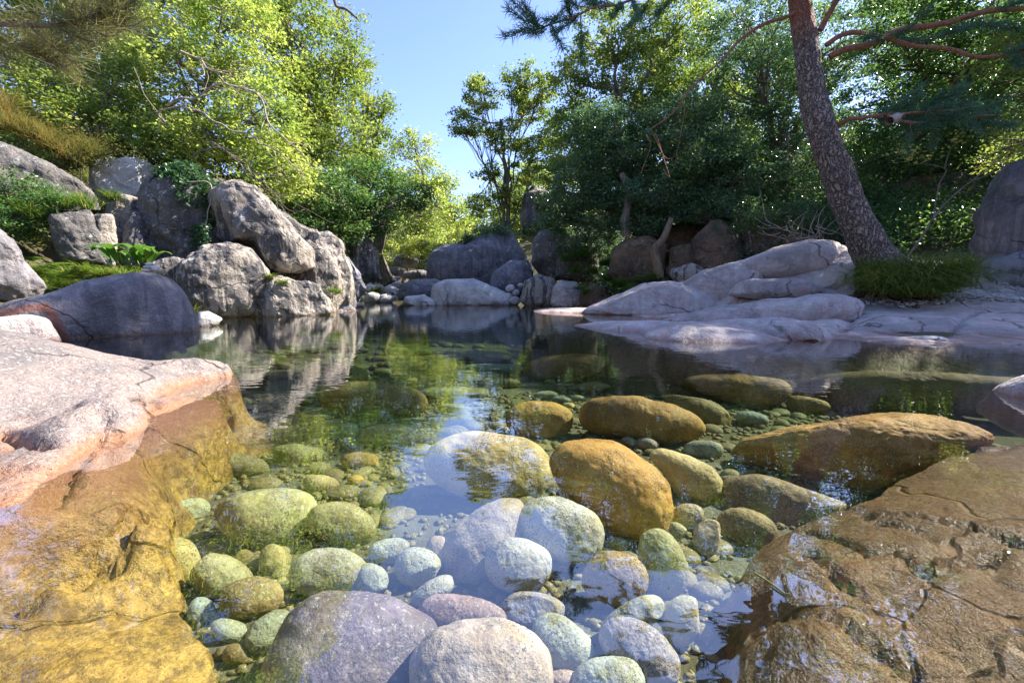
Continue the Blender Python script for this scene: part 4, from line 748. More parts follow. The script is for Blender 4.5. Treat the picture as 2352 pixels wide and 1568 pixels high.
def tree(name, label, base, blobs, mat, leaf=.10, cl=.42, dens=1.0, nleaf=46, tr=.16, bark=None, group='trees on the banks', lean=None, trunks=1, cat='tree', up=.3):
    """base (x,y,z); blobs: (px,py,Y,rx px,ry px) seen places of leaf masses"""
    bark = bark or M['bark']; base = np.array(base, float); root = thing(name, label, cat, tuple(base), group)
    Bs = []
    for (px, py, Y, rx, ry) in blobs:
        c = at(px, py, Y); dep = (c-CAM)@FW; Bs.append((c, rx/F*dep, ry/F*dep))
    cen = np.mean([b[0] for b in Bs], 0); wood = MB(); lv = MB()
    low = min(b[0][2]-b[2] for b in Bs)
    for t in range(trunks):
        b0 = base+np.array([rng.uniform(-.3, .3), rng.uniform(-.2, .2), -.3])*(1 if trunks > 1 else 0)-np.array([0, 0, .3])
        fork = b0+(cen-b0)*np.array([.55, .55, .55])+np.array([rng.uniform(-.3, .3), 0, 0])
        P = curve([b0, b0+(fork-b0)*np.array([.25, .25, .5]), fork, cen+rng.uniform(-.3, .3, 3)], 8, .12)
        tube(wood, P, np.linspace(tr, tr*.45, len(P)), 8)
        for bi, (c, rx, rz) in enumerate(Bs):
            if bi % trunks != t: continue
            ry = .5*(rx+rz); vol = rx*ry*rz*4.19; area = (rx*rz+rx*ry+ry*rz)*4.2
            n_cl = max(8, int(dens*area/(cl*cl)*.85)); K, Pp, cc = blob_points(c, (rx, ry, rz), n_cl, int(nleaf*1.6), cl)
            V, Fc, a = leaves(Pp, leaf*.86, up, .55, cc); lv.add(V, Fc, a)
            s = P[rng.integers(len(P)//2, len(P))]
            L = curve([s, s+(c-s)*.5+np.array([0, 0, .12*rx]), c], 6, .15); tube(wood, L, np.linspace(tr*.42, tr*.18, len(L)), 6)
            for kk in rng.choice(n_cl, min(n_cl, 14), replace=False):
                e = K[kk]; s2 = L[rng.integers(len(L)//2, len(L))]; L2 = curve([s2, (s2+e)/2+rng.normal(0, .08, 3)*rx, e], 5, .08); tube(wood, L2, np.linspace(tr*.16, .008, len(L2)), 4)
    wood.build('trunk', bark, root); lv.build('crown', mat, root, smooth=False)
    return root
def gbase(px, Y, dx=0):
    X = (px-CX)/F*Y+dx; return (X, Y, float(groundz(np.array([X]), np.array([Y]))[0]))
Y_, G_, D_, B_ = M['leaf_y'], M['leaf_g'], M['leaf_d'], M['leaf_b']
# left bank, front to back
tree('alder_tree', 'bright yellow green tree spreading over the ivy boulder', gbase(400, 15), [(430, 190, 14.5, 130, 110), (560, 130, 15, 120, 110), (330, 90, 15, 110, 90), (600, 290, 14, 120, 100), (480, 320, 13.5, 110, 70), (640, 400, 13.5, 90, 60), (390, 320, 14, 80, 60), (520, 20, 15.5, 120, 80)], Y_, leaf=.13, cl=.5, tr=.2, dens=.85)
tree('alder_tree', 'tall yellow green tree against the sky at the left of the gap', gbase(640, 18), [(700, 110, 17.5, 95, 110), (760, 220, 18, 90, 90), (640, 30, 18, 110, 80), (780, 330, 17.5, 85, 80), (690, 250, 17, 90, 90), (620, -120, 18, 120, 110), (720, 400, 17, 80, 60), (800, 130, 18, 45, 50)], G_, leaf=.14, cl=.55, tr=.22, dens=.85)
tree('alder_tree', 'tall green tree rising out of the frame at the upper left', gbase(250, 18), [(180, 120, 18, 150, 120), (300, 20, 18, 140, 110), (60, 60, 17, 140, 130), (120, -140, 18, 200, 130), (380, -120, 18, 180, 130), (520, -220, 18, 160, 110)], Y_, leaf=.15, cl=.6, tr=.25, dens=.7)
tree('alder_tree', 'very tall tree over the left bank, its crown seen mostly in the water', gbase(100, 18), [(380, -400, 18, 170, 150), (480, -330, 18, 110, 120), (200, -330, 18, 220, 160), (0, -400, 17, 240, 180), (-200, -100, 16, 240, 200), (-250, -450, 16, 300, 220), (200, -640, 18, 260, 160)], Y_, leaf=.17, cl=.7, tr=.3, dens=.7)
tree('oak_tree', 'dark evergreen oak overhanging the cliff beside the far bank', gbase(760, 19), [(760, 450, 15.5, 90, 60), (850, 420, 17, 80, 55), (700, 480, 15, 60, 50), (860, 500, 17.5, 70, 40), (930, 450, 19, 60, 45), (780, 530, 16, 60, 30)], D_, leaf=.12, cl=.45, tr=.25, dens=1.1)
tree('oak_tree', 'slender pale leaved tree leaning out at the sky gap', gbase(820, 22), [(840, 260, 20, 55, 60), (870, 330, 20, 50, 55), (820, 380, 20, 60, 50), (880, 240, 20, 25, 25), (800, 70, 20, 40, 45), (830, 160, 20, 35, 40)], G_, leaf=.14, cl=.5, tr=.16, dens=.8)
tree('oak_tree', 'domed olive green tree at the end of the gap, left of the sky', gbase(930, 32), [(950, 340, 31, 45, 45), (985, 400, 31, 50, 45), (930, 430, 30, 50, 50), (1020, 440, 31, 40, 50), (980, 490, 29, 70, 50), (1050, 500, 31, 40, 45), (950, 540, 28, 70, 40)], Y_, leaf=.20, cl=.75, tr=.25, dens=.9)
tree('oak_tree', 'sunlit yellow tree low behind the weir', gbase(960, 36), [(900, 540, 33, 60, 50), (960, 580, 34, 60, 40), (1020, 560, 35, 60, 50), (1060, 590, 36, 50, 30), (880, 600, 34, 40, 30)], Y_, leaf=.22, cl=.8, tr=.2, dens=.9)
tree('willow_tree', 'yellow green scrub tree on the left slope above the white rock', gbase(150, 13), [(100, 230, 13, 110, 80), (220, 290, 13, 90, 60), (40, 330, 12.5, 80, 50), (260, 200, 14, 90, 70)], G_, leaf=.11, cl=.45, tr=.12, dens=.8)
# right bank
tree('ash_tree', 'airy tall tree at the right of the sky gap', gbase(1170, 27), [(1100, 225, 26, 42, 40), (1175, 195, 26, 40, 32), (1085, 290, 26, 45, 22), (1225, 240, 26, 45, 50), (1170, 320, 26, 55, 40), (1125, 400, 26, 35, 20), (1235, 370, 26, 60, 55), (1115, 470, 27, 45, 35), (1175, 450, 27, 50, 45), (1052, 262, 26, 26, 14), (1060, 300, 26, 26, 12), (1215, 165, 26, 22, 22), (1270, 300, 26, 40, 50), (1095, 180, 26, 20, 18), (1250, 200, 25, 26, 30)], G_, leaf=.17, cl=.42, tr=.12, trunks=3, dens=.68, nleaf=36)
tree('ash_tree', 'low hazy tree closing the end of the gap', gbase(1110, 44), [(1110, 520, 42, 60, 40), (1060, 540, 42, 50, 35), (1170, 510, 42, 50, 45), (1220, 470, 40, 50, 60), (1110, 560, 41, 60, 30)], G_, leaf=.28, cl=1.0, tr=.2, dens=.8)
tree('oak_tree', 'tall leafy tree with sky showing through behind the dark shrubs', gbase(1400, 22), [(1330, 190, 21, 70, 60), (1400, 90, 21, 90, 70), (1480, 180, 21, 90, 80), (1330, 300, 20, 70, 60), (1560, 60, 21, 100, 80), (1600, 220, 20, 100, 80), (1300, 400, 19.5, 60, 50)], G_, leaf=.15, cl=.5, tr=.22, dens=.9)
tree('holm_oak', 'dense dark evergreen hanging over the right bank boulders', gbase(1560, 17), [(1330, 430, 17, 75, 60), (1420, 360, 17, 90, 70), (1500, 450, 16, 110, 60), (1600, 370, 16, 110, 90), (1400, 490, 16.5, 80, 45), (1700, 420, 15.5, 100, 80), (1560, 280, 17, 110, 70), (1300, 510, 17.5, 50, 30), (1620, 480, 15.5, 100, 40), (1380, 300, 17.5, 80, 60), (1480, 520, 15.6, 60, 22)], B_, leaf=.12, cl=.42, tr=.24, dens=1.35)
tree('holm_oak', 'dark evergreen behind the pine trunk', gbase(1800, 18), [(1740, 200, 17, 110, 90), (1850, 330, 16.5, 110, 90), (1730, 60, 17.5, 120, 80), (1800, 430, 15.5, 90, 60), (1900, 120, 17, 120, 100)], B_, leaf=.12, cl=.48, tr=.24, dens=.8)
tree('holm_oak', 'dark leafy tree filling the upper right behind the pine limbs', gbase(2150, 15.5), [(2080, 100, 15, 130, 100), (2220, 160, 14.5, 130, 100), (2100, 300, 14, 120, 90), (2300, 60, 14.5, 130, 110), (2260, 300, 13, 110, 60), (2380, 220, 13.5, 100, 110), (2000, 420, 14.5, 110, 70)], D_, leaf=.12, cl=.48, tr=.26, dens=.9)
tree('holm_oak', 'small leafed evergreen bough with yellow tips at the right edge', gbase(2500, 11), [(2330, 130, 10, 70, 60), (2400, 250, 10, 90, 70), (2420, 60, 10.5, 110, 80), (2330, 350, 10.5, 80, 35), (2600, 0, 10, 180, 120)], G_, leaf=.08, cl=.36, tr=.16, dens=.7)
def wb(X, Y, Z, r):
    p = np.array([X, Y, Z], float); px, py, dep = project_all(p); return (px, py, Y, r*F/dep, r*F/dep)
tree('holm_oak', 'tall evergreen added out of view beyond the right edge to shade the pool and shelf', gbase(2700, 9.5), [wb(12.5, 10, 8.5, 2.0), wb(14, 11, 10, 2.4), wb(11, 12.5, 9.5, 2.0), wb(15, 9, 8, 2.0), wb(13, 8.4, 6.2, 1.6), wb(11.6, 8.6, 5, 1.3)], D_, leaf=.14, cl=.5, tr=.3, dens=.9)  # unseen tree, added to cast dappled shade on the pool and right shelf
tree('oak_tree', 'backdrop of dark oak high behind the hanging evergreen', gbase(1700, 24), [(1350, 330, 24, 90, 90), (1500, 300, 24, 110, 100), (1650, 250, 24, 120, 110), (1820, 220, 24, 130, 120), (1450, 440, 23, 130, 70), (1700, 420, 23, 150, 90), (1560, 140, 25, 100, 80), (1900, 400, 22, 140, 100), (1780, 60, 24, 110, 90)], D_, leaf=.17, cl=.6, tr=.3, dens=.8)
tree('oak_tree', 'backdrop of dark oak high behind the pine limbs', gbase(2200, 20), [(2050, 240, 20, 120, 110), (2200, 120, 20, 130, 110), (2350, 240, 18, 130, 120), (2060, 60, 21, 120, 100), (2230, 380, 17, 140, 80), (2400, 60, 18, 140, 110), (1960, 480, 18, 100, 60)], D_, leaf=.15, cl=.55, tr=.3, dens=.8)
tree('alder_tree', 'leafy green tree filling the slope above the white fractured rock', gbase(330, 17), [(200, 240, 16.5, 110, 80), (330, 280, 16, 110, 70), (460, 330, 16, 110, 70), (560, 380, 15.5, 90, 60), (110, 320, 15.5, 110, 60), (620, 440, 15.5, 70, 50), (660, 330, 18.5, 100, 90), (40, 200, 15, 90, 80)], G_, leaf=.12, cl=.48, tr=.16, dens=.8)
# shrubs
def shrub(name, label, blobs, mat, leaf=.08, cl=.3, dens=1.0, nleaf=40, group='shrubs on the banks', base=None, cat='shrub'):
    px, py, Y = blobs[0][:3]; c = at(px, py, Y); b = base or (c[0], c[1], float(groundz(np.array([c[0]]), np.array([c[1]]))[0]))
    return tree(name, label, b, blobs, mat, leaf=leaf, cl=cl, dens=dens, nleaf=nleaf, tr=.04, group=group, cat=cat)
shrub('shrub', 'leafy shrub screening the upright dark boulder', [(1262, 470, 26, 36, 40), (1235, 530, 25.5, 40, 22), (1285, 520, 25.5, 30, 30)], B_, leaf=.13, cl=.4)
shrub('shrub', 'bushy grey green shrub on top of the huge grey boulder', [(1110, 545, 23, 50, 22), (1150, 530, 23, 30, 15), (1070, 555, 23, 25, 12)], B_, leaf=.12, cl=.4)
shrub('shrub', 'dark green shrub on the slope left of the cliff', [(30, 440, 9.6, 80, 45), (90, 470, 9.4, 50, 35), (20, 510, 9.2, 70, 40)], D_, leaf=.07, cl=.28, dens=1.3)
shrub('shrub', 'dark shrub shading the bank under the evergreen oak', [(700, 520, 14.5, 50, 25), (760, 560, 15.5, 40, 30), (820, 520, 17, 50, 25)], D_, leaf=.10, cl=.35)
shrub('shrub', 'low leafy shrub between the huge grey boulder and dark block', [(1330, 570, 17.5, 50, 30), (1380, 560, 17, 50, 30), (1290, 560, 19.5, 30, 20)], B_, leaf=.09, cl=.3)
shrub('shrub', 'dark shrub over the shaded boulders behind the shelf', [(1760, 500, 13.6, 60, 30), (1850, 490, 13.2, 60, 35), (1700, 480, 14, 50, 25), (1600, 490, 15, 60, 22)], B_, leaf=.08, cl=.3, dens=.8)
shrub('shrub', 'thin green shrub at the foot of the overhanging rock face', [(2200, 590, 9.2, 22, 22), (2180, 620, 9.0, 20, 15), (2225, 625, 8.9, 16, 14)], D_, leaf=.06, cl=.16, dens=.7, nleaf=24)
shrub('shrub', 'small green sprig at the right foot of the pine', [(2040, 590, 8.5, 20, 10), (2070, 575, 8.6, 18, 12)], G_, leaf=.05, cl=.12, nleaf=20)
shrub('shrub', 'bright shrub below the domed tree beyond the weir', [(960, 560, 26, 26, 14), (1000, 575, 26, 30, 14), (930, 575, 26.5, 25, 16)], Y_, leaf=.14, cl=.4)
shrub('shrub', 'yellow green bush on the slope between the white rock and the ivy boulder', [(170, 350, 12, 70, 35), (260, 350, 13.6, 60, 25), (130, 400, 11.4, 40, 20), (380, 370, 14, 60, 25)], M['heath'], leaf=.09, cl=.35, dens=1.0)

# blades, fronds
def blades(mb, base, n, L, w, droop=.9, spread=1.0, col=None, seg=5, azim=None):
    az = rng.uniform(0, 6.283, n) if azim is None else rng.normal(azim[0], azim[1], n); tilt = rng.uniform(.12, 1.0, n)*spread
    l = L*rng.uniform(.55, 1.15, n); t = np.linspace(0, 1, seg)[None]
    hx = np.cos(az)[:, None]; hy = np.sin(az)[:, None]
    rr = l[:, None]*(np.sin(tilt)[:, None]*t+.45*droop*t**2); zz = l[:, None]*(np.cos(tilt)[:, None]*t-.62*droop*t**2.2)
    b = np.asarray(base)+np.stack([rng.normal(0, .06, n)*L*2, rng.normal(0, .06, n)*L*2, np.zeros(n)], 1)
    X = b[:, :1]+hx*rr; Yy = b[:, 1:2]+hy*rr; Z = b[:, 2:3]+zz; ww = w*(1-t**1.5)*.5+.0004
    px, py = -hy*ww, hx*ww
    V = np.stack([np.stack([X+px, Yy+py, Z], -1), np.stack([X-px, Yy-py, Z], -1)], 2)  # n,seg,2,3
    i = (np.arange(n)*seg*2)[:, None]+(np.arange(seg-1)*2)[None]
    Fc = np.stack([i, i+1, i+3, i+2], -1).reshape(-1, 4); r = np.clip((rng.normal(.4, .2, n) if col is None else rng.normal(col, .28, n)), 0, 1)
    mb.add(V.reshape(-1, 3), Fc, np.repeat(r, seg*2))
def grass_tuft(label, pts, L, n, w=.006, col=None, droop=1.0, group='grass tufts on the banks', mat=None, cat='grass tuft', name='grass_tuft', spread=1.0):
    mb = MB()
    for (px, py, Y) in pts:
        b_ = at(px, py, Y)
        if 'bench' in label or 'buff' in label: b_[2] = groundz(b_[:1], b_[1:2])[0]-.02; b_[:2] += rng.normal(0, .12, 2)
        blades(mb, b_, n, L, w, droop, spread, col)
    p = at(*pts[0]); o = mb.build(name, mat or M['grass'], loc=tuple(p)); return tag(o, label, cat, group)
grass_tuft('big arching sedge tuft with green and straw blades right of the pine', [(2000, 640, 8.35), (2030, 630, 8.3), (2060, 645, 8.2), (2095, 625, 8.3), (2120, 640, 8.1), (2150, 645, 8.1), (2170, 640, 8.2), (2080, 655, 8.0), (2130, 660, 7.9), (2190, 630, 8.1), (2010, 655, 8.1), (2005, 668, 8.0), (2045, 676, 7.9), (2085, 682, 7.85), (2125, 680, 7.85), (2160, 672, 7.9), (2190, 660, 8.0)], .95, 260, .010, .55, 1.1, spread=.95)
grass_tuft('dark green sedge hanging between the far boulders and the mossy rock', [(1300, 600, 16.8), (1340, 590, 16.8), (1320, 625, 16.6), (1360, 630, 16.4), (1390, 610, 16.4), (1400, 645, 15.6), (1420, 660, 15.2)], .75, 260, .016, .22)
grass_tuft('dark grass at the foot of the lichen spotted boulder', [(1430, 650, 14.6), (1470, 645, 14.4), (1500, 640, 14.2), (1450, 665, 14.0)], .5, 220, .012, .25)
grass_tuft('small fern like tuft on the dark mossy waterline boulder', [(1330, 665, 15.4), (1345, 672, 15.3)], .4, 90, .03, .5, 1.2)
grass_tuft('yellow green grass in front of the buff cracked rock', [(390, 640, 9.6), (410, 630, 9.6), (430, 625, 9.6), (375, 650, 9.4)], .5, 150, .012, .6, .6)
grass_tuft('bright grass on the bank behind the dark domed boulder', [(200, 630, 8.2), (240, 640, 8.0), (280, 640, 8.0), (160, 640, 8.2), (320, 640, 8.6)], .42, 240, .014, .5, .7)
grass_tuft('green grass along the left edge in front of the wedge rock', [(0, 668, 7.0), (40, 672, 7.0), (85, 668, 7.2), (115, 660, 7.6)], .3, 260, .012, .4, .8)
grass_tuft('small tuft growing on the foot of the tall striped boulder', [(765, 670, 11.7), (775, 675, 11.7)], .35, 90, .014, .4, 1.0)
grass_tuft('tuft growing from the lobed grey boulder', [(620, 640, 10.3), (650, 652, 10.3)], .3, 90, .016, .5, 1.0)
grass_tuft('dry tall grass on the slope above the long lichened rock', [(20, 300, 10.8), (70, 320, 11), (120, 345, 11.2), (160, 370, 11.4), (0, 260, 11), (210, 360, 12)], .9, 260, .014, .75, .5, mat=M['heath'])
grass_tuft('upright heath stems between the grey rock and buff rocks', [(245, 430, 11.4), (270, 440, 11.4), (225, 470, 10.6), (290, 470, 11.2), (250, 500, 10.6)], .7, 200, .012, .6, .4, mat=M['heath'])
grass_tuft('tall grass tuft in the crack of the long lichened rock', [(195, 475, 9.7), (205, 480, 9.7)], .5, 80, .014, .4, .5)
grass_tuft('tuft among the pale stones of the weir', [(865, 668, 22.5), (870, 672, 22.5)], .7, 80, .03, .6, .9)
def fern(label, spots, L, mat=None, nf=6, group='ferns on the left bank'):
    mb = MB(); root = at(*spots[0])
    for (px, py, Y) in spots:
        b = at(px, py, Y)
        if Y < 10: b[2] = groundz(b[:1], b[1:2])[0]
        for k in range(nf):
            az = rng.uniform(0, 6.28); l = L*rng.uniform(.7, 1.2); t = np.linspace(.08, 1, 13); h = np.array([math.cos(az), math.sin(az), 0])
            S = b+h*(l*(.75*t))[:, None]+np.array([0, 0, 1])*(l*(1.25*t-.8*t**2))[:, None]; side = np.array([-math.sin(az), math.cos(az), 0])
            for sg in (-1, 1):
                ll = (l*.30*np.sin(np.pi*np.clip(t*.86+.14, 0, 1))**.8)[:, None]
                tip = S+sg*side*ll+h*ll*.35-np.array([0, 0, 1])*ll*.15; w_ = h*l*.02
                V = np.stack([S-w_, S+w_, tip+w_*.3, tip-w_*.3], 1).reshape(-1, 3); mb.add(V, np.arange(len(V)).reshape(-1, 4), np.full(len(V), np.clip(rng.normal(.4, .2), 0, 1)))
    o = mb.build('fern', mat or M['fern'], smooth=False, loc=tuple(root)); return tag(o, label, 'fern', group)
fern('large bright green fern clump on the left bank', [(130, 600, 8.6), (110, 620, 8.4), (150, 625, 8.5), (90, 600, 8.6), (60, 610, 8.3), (170, 600, 8.7)], .8)
fern('rusty tinged fern above the bright green clump', [(95, 560, 9.0), (120, 550, 9.1), (70, 545, 9.1)], .7)
fern('yellow green fern left of the broad leaved plant', [(215, 620, 8.8), (190, 615, 8.8), (235, 630, 8.7)], .42)
fern('small fern at the foot of the far bank tree', [(862, 605, 21), (850, 600, 21)], .9)
fern('low fern by the flat grey rock at the left', [(150, 665, 7.3), (175, 655, 7.5)], .3)
fern('fern patch between the wedge rock and the squarish grey rock', [(60, 590, 8.4), (100, 640, 7.9), (40, 620, 8.0), (130, 640, 7.9), (180, 640, 8.0)], .7)
grass_tuft('rank grass on the bench behind the wedge rock', [(60, 560, 9.0), (100, 590, 8.8), (150, 640, 8.0), (200, 650, 7.8), (20, 540, 9.2), (230, 600, 9.0), (260, 610, 9.0), (180, 600, 9.0), (300, 600, 9.4)], .5, 260, .012, .5, .7)
grass_tuft('pale dry grass between the buff rocks and the ivy boulder', [(330, 620, 9.6), (290, 590, 10), (350, 600, 10), (200, 560, 9.8), (270, 560, 10.6)], .5, 160, .012, .7, .5, mat=M['heath'])
grass_tuft('green grass spilling between the upper left rocks', [(120, 470, 9.6), (150, 480, 9.5), (260, 460, 11.2), (80, 500, 9.2), (180, 470, 9.9), (40, 480, 9.4)], .45, 220, .012, .35, .6)
def broad():
    b = at(300, 608, 8.7); root = thing('broad_leaved_plant', 'bright broad leaved plant behind the cairn on the dark boulder', 'plant', tuple(b))
    for k in range(26):
        az = rng.uniform(0, 6.28); l = .62*rng.uniform(.7, 1.2); t = np.linspace(0, 1, 9); h = np.array([math.cos(az), math.sin(az), 0]); side = np.array([-h[1], h[0], 0])
        S = b+np.array([rng.uniform(-.35, .45), rng.uniform(-.1, .1), 0])+h*(l*.8*t)[:, None]+np.array([0, 0, 1])*(l*(1.5*t-1.1*t**2))[:, None]
        w_ = (l*.11*np.sin(np.pi*t)**.7+.003)[:, None]
        V = np.concatenate([S-side*w_+np.array([0, 0, .01]), S, S+side*w_+np.array([0, 0, .01])]); i = np.arange(8)
        Fc = np.concatenate([np.stack([i, i+1, i+10, i+9], 1), np.stack([i+9, i+10, i+19, i+18], 1)])
        mesh('leaf', V, Fc, M['broad'], root, attr={'rnd': np.full(len(V), rng.random())})
broad()
def ivy():
    o = ROCKS['big dark boulder draped with ivy, highest of the left cliff']; me = o.data
    V = np.empty(len(me.vertices)*3, np.float32); me.vertices.foreach_get('co', V); V = V.reshape(-1, 3)+np.array(o.location)
    Nn = np.empty(len(me.vertices)*3, np.float32); me.vertices.foreach_get('normal', Nn); Nn = Nn.reshape(-1, 3)
    px, py, _ = project_all(V); Cc = [(430, 400, 62, 24), (440, 440, 40, 30), (480, 450, 50, 36), (500, 490, 36, 34), (475, 515, 18, 20)]
    w = np.zeros(len(V), bool)
    for (a, b, c, d) in Cc: w |= ((px-a)/c)**2+((py-b)/d)**2 < 1
    w &= (Nn@np.array([0.35, 1, -.35])) < .2; idx = np.where(w)[0]; pick = rng.choice(idx, 5200)
    P = V[pick]+Nn[pick]*rng.uniform(.02, .16, (len(pick), 1))+rng.normal(0, .05, (len(pick), 3)); mb = MB(); v, f, a = leaves(P, .085, .1, .85); mb.add(v, f, a)
    for k in range(14):   # trailing strands
        s = at(470+k*2.2-10, 520, 11.0-.05*k+.0); ln = rng.uniform(.2, .75) if k != 6 else 1.5; t = np.linspace(0, 1, 16)
        S = s+np.stack([.06*np.sin(t*9+k), -.25-.03*t, -t*ln], 1); v, f, a = leaves(np.repeat(S, 3, 0)+rng.normal(0, .035, (48, 3)), .06, .1, .8); mb.add(v, f, a)
    root = thing('ivy', 'ivy spilling over the front of the big dark boulder', 'ivy', tuple(at(470, 500, 11)))
    mb.build('leaves', M['ivy'], root, smooth=False); st = MB()
    P = curve([at(478, 500, 10.7), at(470, 540, 10.5), at(474, 580, 10.2), at(480, 610, 9.9)], 8, .05); tube(st, P, .012, 5)
    P = curve([at(400, 420, 10.7), at(440, 415, 10.6), at(480, 425, 10.6), at(478, 500, 10.6)], 8, .05); tube(st, P, .014, 5); st.build('stem', M['barkpale'], root)
ivy()
# undergrowth that nobody could count
def undergrowth(label, fn, n, size, mat, hgt, seed_cl=60):
    mb = MB(); X, Y = fn(n); Z = groundz(X, Y); P = np.stack([X, Y, Z+rng.random(n)*hgt], 1)
    P = np.repeat(P, seed_cl, 0)+rng.standard_normal((n*seed_cl, 3))*.28*np.array([1, 1, .6]); cc = np.repeat(rng.normal(.45, .2, n), seed_cl)
    v, f, a = leaves(P, size, .3, .5, cc); mb.add(v, f, a); o = mb.build('undergrowth', mat, smooth=False); tag(o, label, 'undergrowth', kind='stuff')
def left_area(n):
    Y = rng.uniform(8.5, 34, n); X = -5.6-(.18*np.clip(Y-8, 0, 30))-np.where(Y < 13, 5.2, 1.2)-rng.random(n)**1.1*(Y*.75-.5); return X, Y
def right_area(n):
    Y = rng.uniform(13, 36, n); X = 2.5+rng.random(n)*(Y*1.0)+np.clip(16-Y, 0, 3)*1.8; return X, Y
def right_near(n):
    Y = rng.uniform(10.8, 15, n); X = Y*.78+rng.random(n)*8; return X, Y
undergrowth('tangled yellow green brush covering the left slope', left_area, 2600, .12, M['heath'], .7)
undergrowth('dark ivy and brush covering the shaded right slope', right_area, 2400, .12, B_, 1.4)
undergrowth('dark brush under the trees at the right edge', right_near, 900, .09, D_, .8)
def far_wood():
    mb = MB()
    for i in range(90):
        Y = rng.uniform(46, 110); X = rng.uniform(-1.3, 1.3)*Y; z = float(groundz(np.array([X]), np.array([Y]))[0]); r = rng.uniform(3, 5.5)
        top = .0*Y+z+r*.6
        if -.12 < X/Y < .0: r *= .55
        K, P, cc = blob_points(np.array([X, Y, z+r*.7]), (r, r, r*1.1), 90, 26, 1.0); v, f, a = leaves(P, .42, .3, .6, cc); mb.add(v, f, a)
    o = mb.build('woods', G_, smooth=False); tag(o, 'distant wooded slopes closing the valley', 'woods', kind='stuff')
far_wood()

# ------------------------------------------------------------------ the pine
def tufts(mb, ends, n=26, L=.11, w=.007, col=.5):
    for (p, d) in ends:
        d = d/np.linalg.norm(d); v = rng.standard_normal((n, 3))*.75+d*1.1; v /= np.linalg.norm(v, axis=1)[:, None]; l = L*rng.uniform(.7, 1.2, n)[:, None]
        s = p+rng.normal(0, .02, (n, 3))-d*rng.random((n, 1))*.10; sd_ = np.cross(v, rng.standard_normal((n, 3))); sd_ /= np.linalg.norm(sd_, axis=1)[:, None]
        V = np.stack([s-sd_*w, s+sd_*w, s+v*l+sd_*w*.3, s+v*l-sd_*w*.3], 1).reshape(-1, 3); mb.add(V, np.arange(4*n).reshape(n, 4), np.full(4*n, np.clip(rng.normal(col, .2), 0, 1)))
def spray(wood, need, P, side_len, count, tuft_n, L, rad=.010, t0=.35, w=.007):
    """side twigs with needle tufts along branch P"""
    T = np.gradient(P, axis=0); ends = []
    for k in range(count):
        t = t0+(1-t0)*rng.random(); i = min(int(t*(len(P)-1)), len(P)-2); d = T[i]/np.linalg.norm(T[i])+rng.normal(0, .6, 3)+np.array([0, 0, .15]); d /= np.linalg.norm(d); l = side_len*rng.uniform(.4, 1.1)
        C = curve([P[i], P[i]+d*l*.5+rng.normal(0, .03, 3), P[i]+d*l+np.array([0, 0, .08*l])], 4, .03); tube(wood, C, np.linspace(rad, rad*.4, len(C)), 4)
        for j in range(2, len(C)): ends.append((C[j], C[-1]-C[0]))
    tufts(need, ends, tuft_n, L, w)
